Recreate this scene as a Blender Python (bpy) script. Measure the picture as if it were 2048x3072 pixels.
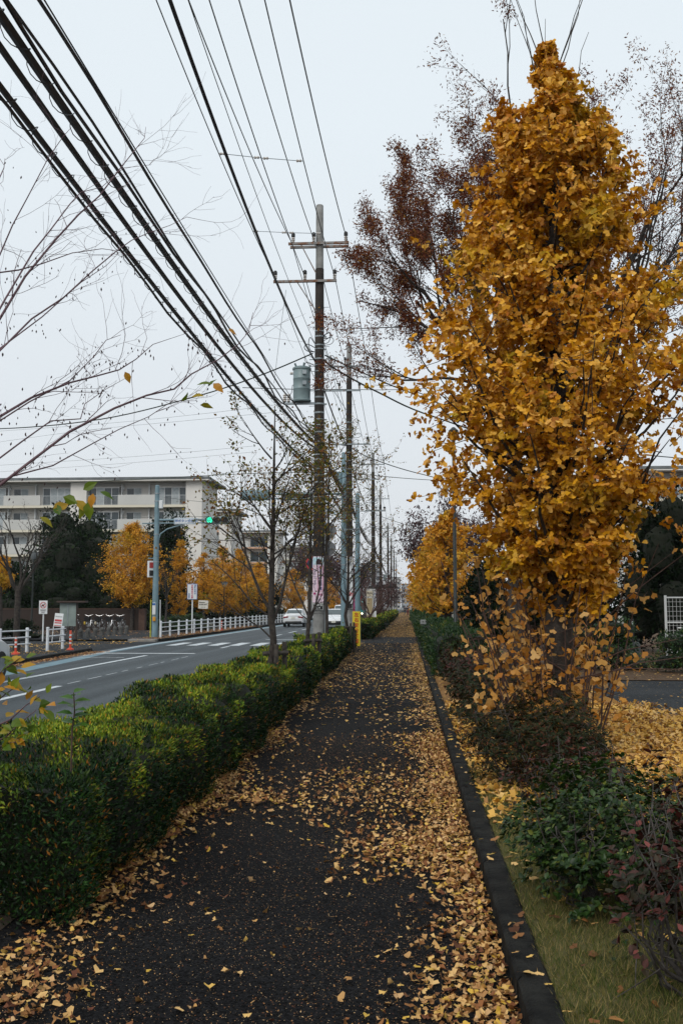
import bpy, math, random
import numpy as np
from mathutils import Vector, Matrix, Quaternion
R = math.radians
for o in list(bpy.data.objects):
    bpy.data.objects.remove(o)
scene = bpy.context.scene
COL = scene.collection

# ------------------------------------------------------------------ camera
FPX, CAM_H = 2987.0, 1.55
PITCH = math.atan(284 / FPX)
YAW = math.atan(198 / FPX * math.cos(PITCH))
cam_d = bpy.data.cameras.new('camera')
cam_d.sensor_fit = 'VERTICAL'
cam_d.sensor_height = 36.0
cam_d.lens = 36.0 * FPX / 3072.0
cam_d.clip_start = 0.05
cam_d.clip_end = 4000
cam = bpy.data.objects.new('camera', cam_d)
COL.objects.link(cam)
cam.location = (0, 0, CAM_H)
cam.rotation_euler = (math.pi / 2 + PITCH, 0, YAW)
scene.camera = cam

# ------------------------------------------------------------------ sky, sun, exposure
SUN_EL, SUN_AZ = R(42), R(205)           # azimuth: direction the light comes from, clockwise from +Y
world = bpy.data.worlds.new('World')
scene.world = world
world.use_nodes = True
wn = world.node_tree.nodes
wl = world.node_tree.links
bg = wn['Background']
sky = wn.new('ShaderNodeTexSky')
sky.sky_type = 'NISHITA'
sky.sun_disc = False
sky.sun_elevation = SUN_EL
sky.sun_rotation = SUN_AZ
sky.air_density = 1.0
sky.dust_density = 6.0
sky.ozone_density = 1.0
tc = wn.new('ShaderNodeTexCoord')
sep = wn.new('ShaderNodeSeparateXYZ')
wl.new(tc.outputs['Generated'], sep.inputs[0])
cr = wn.new('ShaderNodeValToRGB')         # even cloud layer: a little greyer at the horizon
cr.color_ramp.elements[0].position = 0.0
cr.color_ramp.elements[0].color = (7.1, 7.4, 7.75, 1)
cr.color_ramp.elements[1].position = 0.45
cr.color_ramp.elements[1].color = (7.9, 8.6, 9.05, 1)
wl.new(sep.outputs['Z'], cr.inputs[0])
mx = wn.new('ShaderNodeMix')
mx.data_type = 'RGBA'
mx.inputs[0].default_value = 0.9
wl.new(sky.outputs[0], mx.inputs[6])
wl.new(cr.outputs[0], mx.inputs[7])
wl.new(mx.outputs[2], bg.inputs[0])
bg.inputs[1].default_value = 0.099
sun_d = bpy.data.lights.new('sun', 'SUN')
sun_d.energy = 1.5
sun_d.angle = R(35)
sun_d.color = (1.0, 0.97, 0.92)
sun = bpy.data.objects.new('sun', sun_d)
COL.objects.link(sun)
sun.rotation_euler = (math.pi / 2 - SUN_EL, 0, -SUN_AZ + math.pi)
_sd = Vector((math.sin(SUN_AZ) * math.cos(SUN_EL), math.cos(SUN_AZ) * math.cos(SUN_EL), math.sin(SUN_EL)))
sun.rotation_mode = 'QUATERNION'
sun.rotation_quaternion = _sd.to_track_quat('Z', 'Y')
scene.view_settings.view_transform = 'Standard'
scene.view_settings.look = 'None'
scene.view_settings.exposure = 0.16
scene.view_settings.gamma = 1.0
scene.view_settings.use_curve_mapping = False
scene.render.engine = 'CYCLES'
scene.cycles.use_denoising = True
scene.cycles.max_bounces = 6
scene.cycles.diffuse_bounces = 3
scene.cycles.glossy_bounces = 2
scene.cycles.transmission_bounces = 4
scene.cycles.transparent_max_bounces = 6
scene.cycles.volume_bounces = 0
scene.cycles.caustics_reflective = False
scene.cycles.caustics_refractive = False

# ------------------------------------------------------------------ helpers
rng = np.random.default_rng(7)
random.seed(7)
ORG = {}


def ray(px, py):
    xc, yc = (px - 1024) / FPX, -(py - 1536) / FPX
    fy = math.cos(PITCH) - yc * math.sin(PITCH)
    fz = math.sin(PITCH) + yc * math.cos(PITCH)
    return np.array([-fy * math.sin(YAW) + xc * math.cos(YAW), fy * math.cos(YAW) + xc * math.sin(YAW), fz])


def P(px, py, Y):                        # surveyed point: direction seen in the photo, at distance Y
    r = ray(px, py)
    return np.array([0, 0, CAM_H]) + r * (Y / r[1])


def PX(px, py, X):
    r = ray(px, py)
    return np.array([0, 0, CAM_H]) + r * (X / r[0])


def tag(o, label=None, cat=None, group=None, kind=None):
    if label: o['label'] = label
    if cat: o['category'] = cat
    if group: o['group'] = group
    if kind: o['kind'] = kind
    return o


def thing(name, loc, label, cat, group=None):
    o = bpy.data.objects.new(name, None)
    o.empty_display_size = 0.2
    COL.objects.link(o)
    o.location = loc
    ORG[o.name] = np.array(loc, float)
    return tag(o, label, cat, group)


def put(o, parent):
    COL.objects.link(o)
    if parent is not None:
        o.parent = parent
        ORG[o.name] = ORG[parent.name]
    else:
        ORG[o.name] = np.zeros(3)
    return o


def np_mesh(name, V, F, mat, parent=None, smooth=False):
    """V (n,3) world, F (m,3|4) int array -> one mesh object"""
    V = np.asarray(V, np.float32)
    F = np.asarray(F, np.int32)
    if parent is not None:
        V = V - ORG[parent.name].astype(np.float32)
    me = bpy.data.meshes.new(name)
    n, m, k = len(V), len(F), F.shape[1]
    me.vertices.add(n)
    me.vertices.foreach_set('co', V.ravel())
    me.loops.add(m * k)
    me.loops.foreach_set('vertex_index', F.ravel())
    me.polygons.add(m)
    me.polygons.foreach_set('loop_start', np.arange(0, m * k, k, dtype=np.int32))
    if smooth:
        me.polygons.foreach_set('use_smooth', np.ones(m, bool))
    me.update(calc_edges=True)
    me.materials.append(mat)
    return put(bpy.data.objects.new(name, me), parent)


class MB:
    def __init__(s):
        s.v, s.f, s.m = [], [], []

    def add(s, V, F, mi=0):
        b = len(s.v)
        s.v += [tuple(map(float, p)) for p in V]
        s.f += [tuple(i + b for i in f) for f in F]
        s.m += [mi] * len(F)
        return s

    def box(s, x0, x1, y0, y1, z0, z1, mi=0):
        V = [(x, y, z) for z in (z0, z1) for y in (y0, y1) for x in (x0, x1)]
        return s.add(V, [(0, 2, 3, 1), (4, 5, 7, 6), (0, 1, 5, 4), (2, 6, 7, 3), (0, 4, 6, 2), (1, 3, 7, 5)], mi)

    def obox(s, c, size, rot=(0, 0, 0), mi=0, bev=0.0):
        from mathutils import Euler
        M = Euler(rot).to_matrix()
        hx, hy, hz = [q / 2 for q in size]
        if bev <= 0:
            V = [Vector((x, y, z)) for z in (-hz, hz) for y in (-hy, hy) for x in (-hx, hx)]
            F = [(0, 2, 3, 1), (4, 5, 7, 6), (0, 1, 5, 4), (2, 6, 7, 3), (0, 4, 6, 2), (1, 3, 7, 5)]
        else:
            b = min(bev, hx * .9, hy * .9, hz * .9)
            ring = lambda ix, iy, z: [Vector((x, y, z)) for x, y in ((-ix + b, -iy), (ix - b, -iy), (ix, -iy + b), (ix, iy - b), (ix - b, iy), (-ix + b, iy), (-ix, iy - b), (-ix, -iy + b))]
            V = ring(hx - b * .6, hy - b * .6, -hz) + ring(hx, hy, -hz + b) + ring(hx, hy, hz - b) + ring(hx - b * .6, hy - b * .6, hz)
            F = [tuple(range(7, -1, -1)), tuple(range(24, 32))]
            for k in range(3):
                for i in range(8):
                    j = (i + 1) % 8
                    F.append((k * 8 + i, k * 8 + j, k * 8 + 8 + j, k * 8 + 8 + i))
        return s.add([M @ p + Vector(c) for p in V], F, mi)

    def tube(s, pts, rad, n=8, cap=True, mi=0):
        pts = [Vector(p) for p in pts]
        k = len(pts)
        rad = [rad] * k if not hasattr(rad, '__len__') else rad
        V, F = [], []
        up = None
        for i, p in enumerate(pts):
            d = (pts[min(i + 1, k - 1)] - pts[max(i - 1, 0)])
            if d.length < 1e-9: d = Vector((0, 0, 1))
            d.normalize()
            if up is None:
                up = Vector((0, 0, 1)) if abs(d.z) < .9 else Vector((1, 0, 0))
            a = d.cross(up)
            if a.length < 1e-6: a = d.orthogonal()
            a.normalize()
            b = a.cross(d)
            up = b
            for j in range(n):
                t = 2 * math.pi * j / n
                V.append(p + (a * math.cos(t) + b * math.sin(t)) * rad[i])
        for i in range(k - 1):
            for j in range(n):
                q = (j + 1) % n
                F.append((i * n + j, i * n + q, (i + 1) * n + q, (i + 1) * n + j))
        if cap:
            F.append(tuple(range(n)))
            F.append(tuple(range((k - 1) * n + n - 1, (k - 1) * n - 1, -1)))
        return s.add(V, F, mi)

    def lathe(s, prof, c=(0, 0, 0), n=16, mi=0, axis='z'):
        V, F = [], []
        k = len(prof)
        for r, z in prof:
            for j in range(n):
                t = 2 * math.pi * j / n
                p = (r * math.cos(t), r * math.sin(t), z)
                if axis == 'y': p = (p[0], p[2], p[1])
                if axis == 'x': p = (p[2], p[0], p[1])
                V.append((p[0] + c[0], p[1] + c[1], p[2] + c[2]))
        for i in range(k - 1):
            for j in range(n):
                q = (j + 1) % n
                F.append((i * n + j, i * n + q, (i + 1) * n + q, (i + 1) * n + j))
        F.append(tuple(range(n - 1, -1, -1)))
        F.append(tuple(range((k - 1) * n, k * n)))
        return s.add(V, F, mi)

    def poly(s, pts, mi=0):
        return s.add(pts, [tuple(range(len(pts)))], mi)

    def extrude(s, outline, d, mi=0):
        """outline: list of 3D points (planar), d: extrusion vector"""
        n = len(outline)
        V = list(outline) + [tuple(np.array(p) + np.array(d)) for p in outline]
        F = [tuple(range(n - 1, -1, -1)), tuple(range(n, 2 * n))] + [(i, (i + 1) % n, n + (i + 1) % n, n + i) for i in range(n)]
        return s.add(V, F, mi)

    def loft(s, rings, cap=True, mi=0):
        n = len(rings[0])
        V = [p for r in rings for p in r]
        F = []
        for i in range(len(rings) - 1):
            for j in range(n):
                q = (j + 1) % n
                F.append((i * n + j, i * n + q, (i + 1) * n + q, (i + 1) * n + j))
        if cap:
            F.append(tuple(range(n - 1, -1, -1)))
            F.append(tuple(range((len(rings) - 1) * n, len(rings) * n)))
        return s.add(V, F, mi)

    def build(s, name, mat, parent=None, smooth=False):
        o = (0, 0, 0) if parent is None else ORG[parent.name]
        me = bpy.data.meshes.new(name)
        me.from_pydata([(p[0] - o[0], p[1] - o[1], p[2] - o[2]) for p in s.v], [], s.f)
        for m in (mat if isinstance(mat, (list, tuple)) else [mat]):
            me.materials.append(m)
        if isinstance(mat, (list, tuple)):
            me.polygons.foreach_set('material_index', s.m)
        if smooth:
            me.polygons.foreach_set('use_smooth', [True] * len(me.polygons))
            try:
                me.set_sharp_from_angle(angle=R(40))
            except Exception:
                pass
        return put(bpy.data.objects.new(name, me), parent)


def copy_tree(o, parent=None, dloc=None, loc=None, rz=None):
    c = o.copy()
    COL.objects.link(c)
    c.parent = parent
    if loc is not None: c.location = loc
    if rz is not None: c.rotation_euler.z = rz
    for ch in list(o.children):
        copy_tree(ch, c)
    return c


def text(name, body, size, loc, mat, parent=None, rot=(math.pi / 2, 0, 0), align='CENTER', spacing=1.0, ext=0.002, sx=1.0):
    """lettering as a mesh, centred on loc, reading towards -Y by default"""
    cu = bpy.data.curves.new(name, 'FONT')
    cu.body = body
    cu.size = size
    cu.align_x = align
    cu.align_y = 'CENTER'
    cu.space_line = spacing
    cu.extrude = ext
    cu.offset = size * .022
    cu.resolution_u = 3
    t = bpy.data.objects.new('tmp', cu)
    COL.objects.link(t)
    dg = bpy.context.evaluated_depsgraph_get()
    me = bpy.data.meshes.new_from_object(t.evaluated_get(dg))
    bpy.data.objects.remove(t)
    me.name = name
    me.materials.clear()
    me.materials.append(mat)
    o = bpy.data.objects.new(name, me)
    put(o, parent)
    base = ORG[parent.name] if parent is not None else np.zeros(3)
    o.location = Vector(np.array(loc) - base)
    o.rotation_euler = rot
    o.scale = (sx, 1, 1)
    return o


# ---- leaves and other small repeated pieces
def rot_from(d, n):
    d = d / (np.linalg.norm(d, axis=1, keepdims=True) + 1e-9)
    x = np.cross(d, n)
    l = np.linalg.norm(x, axis=1, keepdims=True)
    bad = l[:, 0] < 1e-4
    x[bad] = np.cross(d[bad], np.array([[.3, .5, .81]]))
    x /= np.linalg.norm(x, axis=1, keepdims=True) + 1e-9
    z = np.cross(x, d)
    return np.stack([x, d, z], axis=2)      # columns x,y,z


def unit(n):
    v = rng.normal(size=(n, 3))
    return v / np.linalg.norm(v, axis=1, keepdims=True)


def scatter(name, tmpl, pos, d, nrm, sc, mat, parent=None, top=0, piece='leaf', labels=None, smooth=False):
    """tmpl (V,F): every piece in one mesh of kind stuff, the `top` pieces nearest the camera as objects of their own"""
    tv, tf = np.asarray(tmpl[0], float), np.asarray(tmpl[1], int)
    M = rot_from(np.asarray(d, float), np.asarray(nrm, float))
    sc = np.broadcast_to(np.asarray(sc, float).reshape(-1, 1) if np.ndim(sc) else np.full((len(pos), 1), sc), (len(pos), 1)).copy()
    keep = np.ones(len(pos), bool)
    if top:
        order = np.argsort(np.linalg.norm(pos - np.array([0, 0, CAM_H]), axis=1) / sc[:, 0])
        # only those inside the picture
        dx, dy, dz = pos[:, 0], pos[:, 1], pos[:, 2] - CAM_H
        fx = dx * math.cos(YAW) + dy * math.sin(YAW)
        fy = -dx * math.sin(YAW) + dy * math.cos(YAW)
        zc = fy * math.cos(PITCH) + dz * math.sin(PITCH)
        yc = -fy * math.sin(PITCH) + dz * math.cos(PITCH)
        u, v = fx / zc * FPX + 1024, 1536 - yc / zc * FPX
        inside = (zc > .2) & (u > 0) & (u < 2048) & (v > 0) & (v < 3072)
        pick = [i for i in order if inside[i]][:top]
        keep[pick] = False
        me = bpy.data.meshes.new(piece)
        me.from_pydata([tuple(p) for p in tv], [], [tuple(f) for f in tf])
        me.materials.append(mat)
        base = ORG[parent.name] if parent is not None else np.zeros(3)
        for i in pick:
            o = bpy.data.objects.new(piece, me)
            put(o, parent)
            o.location = Vector(pos[i] - base)
            o.rotation_mode = 'QUATERNION'
            o.rotation_quaternion = Matrix(M[i].tolist()).to_quaternion()
            o.scale = (sc[i, 0],) * 3
            if labels: tag(o, *labels)
    pos, M, sc = pos[keep], M[keep], sc[keep]
    if len(pos) == 0: return None
    V = np.einsum('nij,kj->nki', M, tv) * sc[:, None, :] + pos[:, None, :]
    Fc = tf[None] + (np.arange(len(pos)) * len(tv))[:, None, None]
    o = np_mesh(name, V.reshape(-1, 3), Fc.reshape(-1, tf.shape[1]), mat, parent, smooth)
    o['kind'] = 'stuff'
    return o


LANCE = ([(0, 0, 0), (-.17, .45, .05), (.17, .45, .05), (0, 1, -.04), (0, .5, 0)], [(0, 4, 1), (0, 2, 4), (1, 4, 3), (4, 2, 3)])
OVATE = ([(0, 0, 0), (-.26, .28, .06), (-.27, .55, .07), (0, 1, -.1), (.27, .55, .07), (.26, .28, .06), (0, .4, 0)],
         [(0, 6, 1), (1, 6, 2), (2, 6, 3), (3, 6, 4), (4, 6, 5), (5, 6, 0)])
QUAD = ([(0, 0, 0), (-.22, .5, .04), (0, 1, 0), (.22, .5, .04)], [(0, 1, 2), (0, 2, 3)])


def ginkgo_leaf(fold=.16, stem=True, rag=0.0):
    V = [(0, 0, 0)]
    for i, a in enumerate((-62, -42, -20, -3, 3, 22, 44, 62)):
        r = (.86, .98, 1.0, .74, .74, 1.0, .97, .86)[i] * (1 + rag * math.sin(i * 2.7))
        x = r * math.sin(R(a))
        V.append((x, r * math.cos(R(a)), fold * abs(x) + .07 * math.sin(i * 1.9) - .10 * r * r))
    F = [(0, i + 1, i) for i in range(1, 8)]
    if stem:
        b = len(V)
        V += [(-.022, 0, 0), (.022, 0, 0), (.0, -.75, .08)]
        F += [(b, b + 1, b + 2)]
    return V, F


GINKGO = ginkgo_leaf()
GINKGO_FLAT = ginkgo_leaf(.05, True, .06)


def blobs(seed, n, lo, hi):
    r = np.random.default_rng(seed)
    return r.uniform(lo, hi, (n, len(lo)))


def noise3(p, seed=0, scale=1.0):
    """cheap smooth value noise, about -1..1"""
    r = np.random.default_rng(seed)
    p = np.asarray(p, float) * scale
    out = np.zeros(len(p))
    for k in range(5):
        w = r.normal(size=3)
        w *= (1 + .8 * k) / np.linalg.norm(w)
        out += np.sin(p @ w + r.uniform(0, 6.28)) / (1 + .5 * k)
    return out / 2.2


# ---- trees: limbs as tapered tubes
def limb(pts, r0, r1):
    k = len(pts)
    return (np.array(pts), np.linspace(r0, r1, k))


def grow(rs, p, d, L, r, lev, maxlev, out, tips, spread=.6, up=.15, nch=4, wig=.12, ratio=.62, rr=.6, seg=5, minr=.002, t0=.3):
    p = np.array(p, float)
    d = np.array(d, float) / np.linalg.norm(d)
    pts = [p.copy()]
    dirs = [d.copy()]
    for i in range(seg):
        d = d + rs.normal(size=3) * wig + np.array([0, 0, up / seg])
        d /= np.linalg.norm(d)
        p = p + d * (L / seg)
        pts.append(p.copy())
        dirs.append(d.copy())
    rad = np.linspace(r, max(r * .42, minr * .6), seg + 1)
    out.append((np.array(pts), rad, lev))
    if lev >= maxlev:
        for i in range(1, seg + 1):
            tips.append((pts[i], dirs[i]))
        return
    n = nch + rs.integers(-1, 2)
    for c in range(max(n, 1)):
        t = t0 + (1 - t0) * (c + rs.uniform(.2, 1)) / max(n, 1)
        f = min(t, .999) * seg
        i = int(f)
        q = pts[i] + (pts[i + 1] - pts[i]) * (f - i)
        ax = rs.normal(size=3)
        ax -= dirs[i] * (ax @ dirs[i])
        ax /= np.linalg.norm(ax)
        a = spread * rs.uniform(.6, 1.3)
        nd = dirs[i] * math.cos(a) + ax * math.sin(a)
        grow(rs, q, nd, L * ratio * rs.uniform(.75, 1.2), max(rad[i] * rr, minr), lev + 1, maxlev, out, tips, spread, up, nch, wig, ratio, rr, seg, minr, t0)


def limbs_mesh(name, limbs, mat, parent, sides=(8, 6, 5, 4, 3, 3)):
    VV, FF = [], []
    b = 0
    for L in limbs:
        pts, rad = L[0], L[1]
        lev = L[2] if len(L) > 2 else 0
        n = sides[min(lev, len(sides) - 1)]
        k = len(pts)
        T = np.gradient(pts, axis=0)
        T /= np.linalg.norm(T, axis=1, keepdims=True) + 1e-9
        ref = np.array([.31, .22, .92]) if abs(T[0] @ np.array([.31, .22, .92])) < .9 else np.array([.9, .3, .1])
        A = np.cross(T, ref)
        A /= np.linalg.norm(A, axis=1, keepdims=True) + 1e-9
        B = np.cross(T, A)
        t = np.arange(n) * 2 * math.pi / n
        ring = A[:, None, :] * np.cos(t)[None, :, None] + B[:, None, :] * np.sin(t)[None, :, None]
        V = pts[:, None, :] + ring * np.asarray(rad)[:, None, None]
        VV.append(V.reshape(-1, 3))
        i, j = np.meshgrid(np.arange(k - 1), np.arange(n), indexing='ij')
        q = (j + 1) % n
        F = np.stack([i * n + j, i * n + q, (i + 1) * n + q, (i + 1) * n + j], -1).reshape(-1, 4) + b
        FF.append(F)
        b += k * n
    o = np_mesh(name, np.concatenate(VV), np.concatenate(FF), mat, parent, True)
    return o


# ------------------------------------------------------------------ materials
MATS = {}


def nodes(name):
    m = bpy.data.materials.new(name)
    m.use_nodes = True
    return m, m.node_tree.nodes, m.node_tree.links, m.node_tree.nodes['Principled BSDF']


def mat(name, c, c2=None, rough=.6, scale=6.0, metal=0.0, bump=0.0, bscale=None, detail=4.0, spec=.4, lo=.35, hi=.65):
    if name in MATS: return MATS[name]
    m, N, L, b = nodes(name)
    b.inputs['Roughness'].default_value = rough
    b.inputs['Metallic'].default_value = metal
    b.inputs['Specular IOR Level'].default_value = spec
    b.inputs['Base Color'].default_value = (*c, 1)
    if c2 or bump:
        t = N.new('ShaderNodeTexCoord')
        nz = N.new('ShaderNodeTexNoise')
        nz.inputs['Scale'].default_value = scale
        nz.inputs['Detail'].default_value = detail
        L.new(t.outputs['Object'], nz.inputs['Vector'])
        if c2:
            r = N.new('ShaderNodeValToRGB')
            r.color_ramp.elements[0].position = lo
            r.color_ramp.elements[0].color = (*c, 1)
            r.color_ramp.elements[1].position = hi
            r.color_ramp.elements[1].color = (*c2, 1)
            L.new(nz.outputs[0], r.inputs[0])
            L.new(r.outputs[0], b.inputs['Base Color'])
        if bump:
            n2 = N.new('ShaderNodeTexNoise')
            n2.inputs['Scale'].default_value = bscale or scale * 4
            n2.inputs['Detail'].default_value = 3
            L.new(t.outputs['Object'], n2.inputs['Vector'])
            bp = N.new('ShaderNodeBump')
            bp.inputs['Strength'].default_value = bump
            bp.inputs['Distance'].default_value = .02
            L.new(n2.outputs[0], bp.inputs['Height'])
            L.new(bp.outputs[0], b.inputs['Normal'])
    MATS[name] = m
    return m


def leaf_mat(name, stops, trans=.3, rough=.5, patch=None, pscale=2.0, spec=.3, ztop=None):
    """each leaf takes its own colour from the ramp; patch = (colour stops) where the plant grows another shade"""
    m, N, L, b = nodes(name)
    gi = N.new('ShaderNodeNewGeometry')
    oi = N.new('ShaderNodeObjectInfo')
    ad = N.new('ShaderNodeMath')
    ad.operation = 'ADD'
    L.new(gi.outputs['Random Per Island'], ad.inputs[0])
    L.new(oi.outputs['Random'], ad.inputs[1])
    fr = N.new('ShaderNodeMath')
    fr.operation = 'FRACT'
    L.new(ad.outputs[0], fr.inputs[0])

    def ramp(st):
        r = N.new('ShaderNodeValToRGB')
        e = r.color_ramp.elements
        while len(e) < len(st): e.new(.5)
        for k, (p, c) in enumerate(st):
            e[k].position = p
            e[k].color = (*c, 1)
        L.new(fr.outputs[0], r.inputs[0])
        return r.outputs[0]
    col = ramp(stops)
    if patch:
        col2 = ramp(patch)
        nz = N.new('ShaderNodeTexNoise')
        nz.inputs['Scale'].default_value = pscale
        nz.inputs['Detail'].default_value = 3
        L.new(gi.outputs['Position'], nz.inputs['Vector'])
        rp = N.new('ShaderNodeValToRGB')
        rp.color_ramp.elements[0].position = .54
        rp.color_ramp.elements[1].position = .68
        src = nz.outputs[0]
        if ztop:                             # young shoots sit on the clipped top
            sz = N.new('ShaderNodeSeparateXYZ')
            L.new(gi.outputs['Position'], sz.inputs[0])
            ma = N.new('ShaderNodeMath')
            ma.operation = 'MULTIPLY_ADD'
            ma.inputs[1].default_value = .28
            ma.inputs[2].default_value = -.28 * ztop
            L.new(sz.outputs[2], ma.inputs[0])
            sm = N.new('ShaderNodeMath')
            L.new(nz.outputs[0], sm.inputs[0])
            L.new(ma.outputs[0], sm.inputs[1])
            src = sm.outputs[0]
        L.new(src, rp.inputs[0])
        mm = N.new('ShaderNodeMix')
        mm.data_type = 'RGBA'
        L.new(rp.outputs[0], mm.inputs[0])
        L.new(col, mm.inputs[6])
        L.new(col2, mm.inputs[7])
        col = mm.outputs[2]
    L.new(col, b.inputs['Base Color'])
    b.inputs['Roughness'].default_value = rough
    b.inputs['Specular IOR Level'].default_value = spec
    tr = N.new('ShaderNodeBsdfTranslucent')
    L.new(col, tr.inputs[0])
    ms = N.new('ShaderNodeMixShader')
    ms.inputs[0].default_value = trans
    L.new(b.outputs[0], ms.inputs[1])
    L.new(tr.outputs[0], ms.inputs[2])
    L.new(ms.outputs[0], N['Material Output'].inputs[0])
    MATS[name] = m
    return m


def emit_mat(name, c, s):
    m, N, L, b = nodes(name)
    b.inputs['Base Color'].default_value = (*c, 1)
    b.inputs['Emission Color'].default_value = (*c, 1)
    b.inputs['Emission Strength'].default_value = s
    MATS[name] = m
    return m


def asphalt_mat(name, base, base2, fleck=None, fscale=60, rough=.75, amount=.1, spec=.05, streak=False):
    m, N, L, b = nodes(name)
    t = N.new('ShaderNodeTexCoord')
    n1 = N.new('ShaderNodeTexNoise')
    n1.inputs['Scale'].default_value = .55
    n1.inputs['Detail'].default_value = 6
    if streak:                               # wheel tracks run along the road
        ms = N.new('ShaderNodeMapping')
        ms.inputs['Scale'].default_value = (1.7, .035, 1)
        L.new(t.outputs['Object'], ms.inputs[0])
        L.new(ms.outputs[0], n1.inputs['Vector'])
        n1.inputs['Scale'].default_value = 1.0
    else:
        L.new(t.outputs['Object'], n1.inputs['Vector'])
    r1 = N.new('ShaderNodeValToRGB')
    r1.color_ramp.elements[0].position, r1.color_ramp.elements[1].position = .35, .68
    r1.color_ramp.elements[0].color, r1.color_ramp.elements[1].color = (*base, 1), (*base2, 1)
    L.new(n1.outputs[0], r1.inputs[0])
    vo = N.new('ShaderNodeTexVoronoi')          # aggregate
    vo.inputs['Scale'].default_value = 95
    L.new(t.outputs['Object'], vo.inputs['Vector'])
    hs = N.new('ShaderNodeHueSaturation')
    mr = N.new('ShaderNodeMapRange')
    mr.inputs['To Min'].default_value = .35
    mr.inputs['To Max'].default_value = 2.3
    sx = N.new('ShaderNodeSeparateColor')
    L.new(vo.outputs['Color'], sx.inputs[0])
    L.new(sx.outputs[0], mr.inputs['Value'])
    L.new(mr.outputs[0], hs.inputs['Value'])
    L.new(r1.outputs[0], hs.inputs['Color'])
    col = hs.outputs[0]
    if fleck:
        v2 = N.new('ShaderNodeTexVoronoi')
        v2.inputs['Scale'].default_value = fscale
        mp = N.new('ShaderNodeMapping')
        mp.inputs['Scale'].default_value = (1, .75, 1)
        L.new(t.outputs['Object'], mp.inputs[0])
        L.new(mp.outputs[0], v2.inputs['Vector'])
        s2 = N.new('ShaderNodeSeparateColor')
        L.new(v2.outputs['Color'], s2.inputs[0])
        n2 = N.new('ShaderNodeTexNoise')
        n2.inputs['Scale'].default_value = 1.1
        L.new(t.outputs['Object'], n2.inputs['Vector'])
        # threshold varies with place so crumbs gather in drifts
        ma = N.new('ShaderNodeMath')
        ma.operation = 'MULTIPLY'
        ma.inputs[1].default_value = amount * 2.0
        L.new(n2.outputs[0], ma.inputs[0])
        lt = N.new('ShaderNodeMath')
        lt.operation = 'LESS_THAN'
        L.new(s2.outputs[1], lt.inputs[0])
        L.new(ma.outputs[0], lt.inputs[1])
        ds = N.new('ShaderNodeMath')
        ds.operation = 'LESS_THAN'
        ds.inputs[1].default_value = .24
        L.new(v2.outputs['Distance'], ds.inputs[0])
        an = N.new('ShaderNodeMath')
        an.operation = 'MULTIPLY'
        L.new(lt.outputs[0], an.inputs[0])
        L.new(ds.outputs[0], an.inputs[1])
        fc = N.new('ShaderNodeValToRGB')
        fc.color_ramp.elements[0].color = (*[q * .2 for q in fleck], 1)
        fc.color_ramp.elements[1].color = (*fleck, 1)
        L.new(s2.outputs[2], fc.inputs[0])
        mm = N.new('ShaderNodeMix')
        mm.data_type = 'RGBA'
        L.new(an.outputs[0], mm.inputs[0])
        L.new(col, mm.inputs[6])
        L.new(fc.outputs[0], mm.inputs[7])
        col = mm.outputs[2]
    L.new(col, b.inputs['Base Color'])
    b.inputs['Roughness'].default_value = rough
    b.inputs['Specular IOR Level'].default_value = spec
    bp = N.new('ShaderNodeBump')
    bp.inputs['Strength'].default_value = .5
    bp.inputs['Distance'].default_value = .006
    L.new(vo.outputs['Distance'], bp.inputs['Height'])
    L.new(bp.outputs[0], b.inputs['Normal'])
    MATS[name] = m
    return m


M_white = mat('white_paint', (.72, .74, .76), (.55, .57, .58), rough=.5, scale=3, lo=.45, hi=.8)
M_black = mat('black_rubber', (.012, .012, .013), rough=.6)
M_cable = mat('cable_sheath', (.008, .009, .012), rough=.45)
M_wire = mat('wire_sheath', (.02, .03, .022), rough=.5)
M_steel = mat('galvanised_steel', (.30, .34, .36), (.20, .23, .25), rough=.5, scale=5, metal=.4)
M_bluegrey = mat('blue_grey_paint', (.16, .25, .29), (.12, .19, .22), rough=.5, scale=2.5)
M_bark = mat('dark_bark', (.018, .014, .012), (.05, .042, .035), rough=.9, scale=14, bump=.8, bscale=40)
M_twig = mat('brown_twig', (.05, .028, .022), (.09, .05, .04), rough=.8, scale=20)
M_glass = mat('window_glass', (.03, .045, .055), rough=.08, spec=.6)
M_wood = mat('weathered_wood', (.03, .026, .022), (.07, .06, .05), rough=.9, scale=18, bump=.5)
# ================================================================== ground, road, pavements
XK = 0.42                                # inner face of the kerb of the footpath
M_path = asphalt_mat('footpath_asphalt', (.0055, .0055, .006), (.0095, .0095, .010), (.40, .29, .17), 120, .85, .15)
M_road = asphalt_mat('road_asphalt', (.020, .026, .030), (.046, .056, .062), None, rough=.6, spec=.16, streak=True)
M_lot = asphalt_mat('side_asphalt', (.018, .020, .022), (.032, .034, .036), (.40, .26, .10), 14, .8, .10)
M_newasph = asphalt_mat('fresh_asphalt', (.016, .017, .018), (.022, .023, .024), (.42, .3, .15), 40, .8, .02)
M_concrete = mat('kerb_concrete', (.005, .005, .0055), (.022, .022, .020), rough=.8, spec=.08, scale=7, bump=.7, bscale=60)
M_grey_conc = mat('pale_concrete', (.16, .15, .14), (.24, .23, .21), rough=.85, scale=5, bump=.3)
M_soil = mat('soil', (.03, .022, .014), (.06, .045, .03), rough=.95, scale=6, bump=.8)
M_lawn = mat('lawn_soil', (.07, .065, .018), (.12, .10, .035), rough=.95, scale=9, bump=.8, bscale=120)
M_litter = mat('leaf_litter', (.30, .15, .035), (.16, .075, .02), rough=.9, scale=26, bump=.8, bscale=50)
M_earth = mat('open_ground', (.06, .055, .04), (.09, .085, .06), rough=.95, scale=.3)
M_line = mat('road_paint', (.55, .59, .61), (.22, .25, .27), rough=.6, scale=9, lo=.42, hi=.75)
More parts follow.
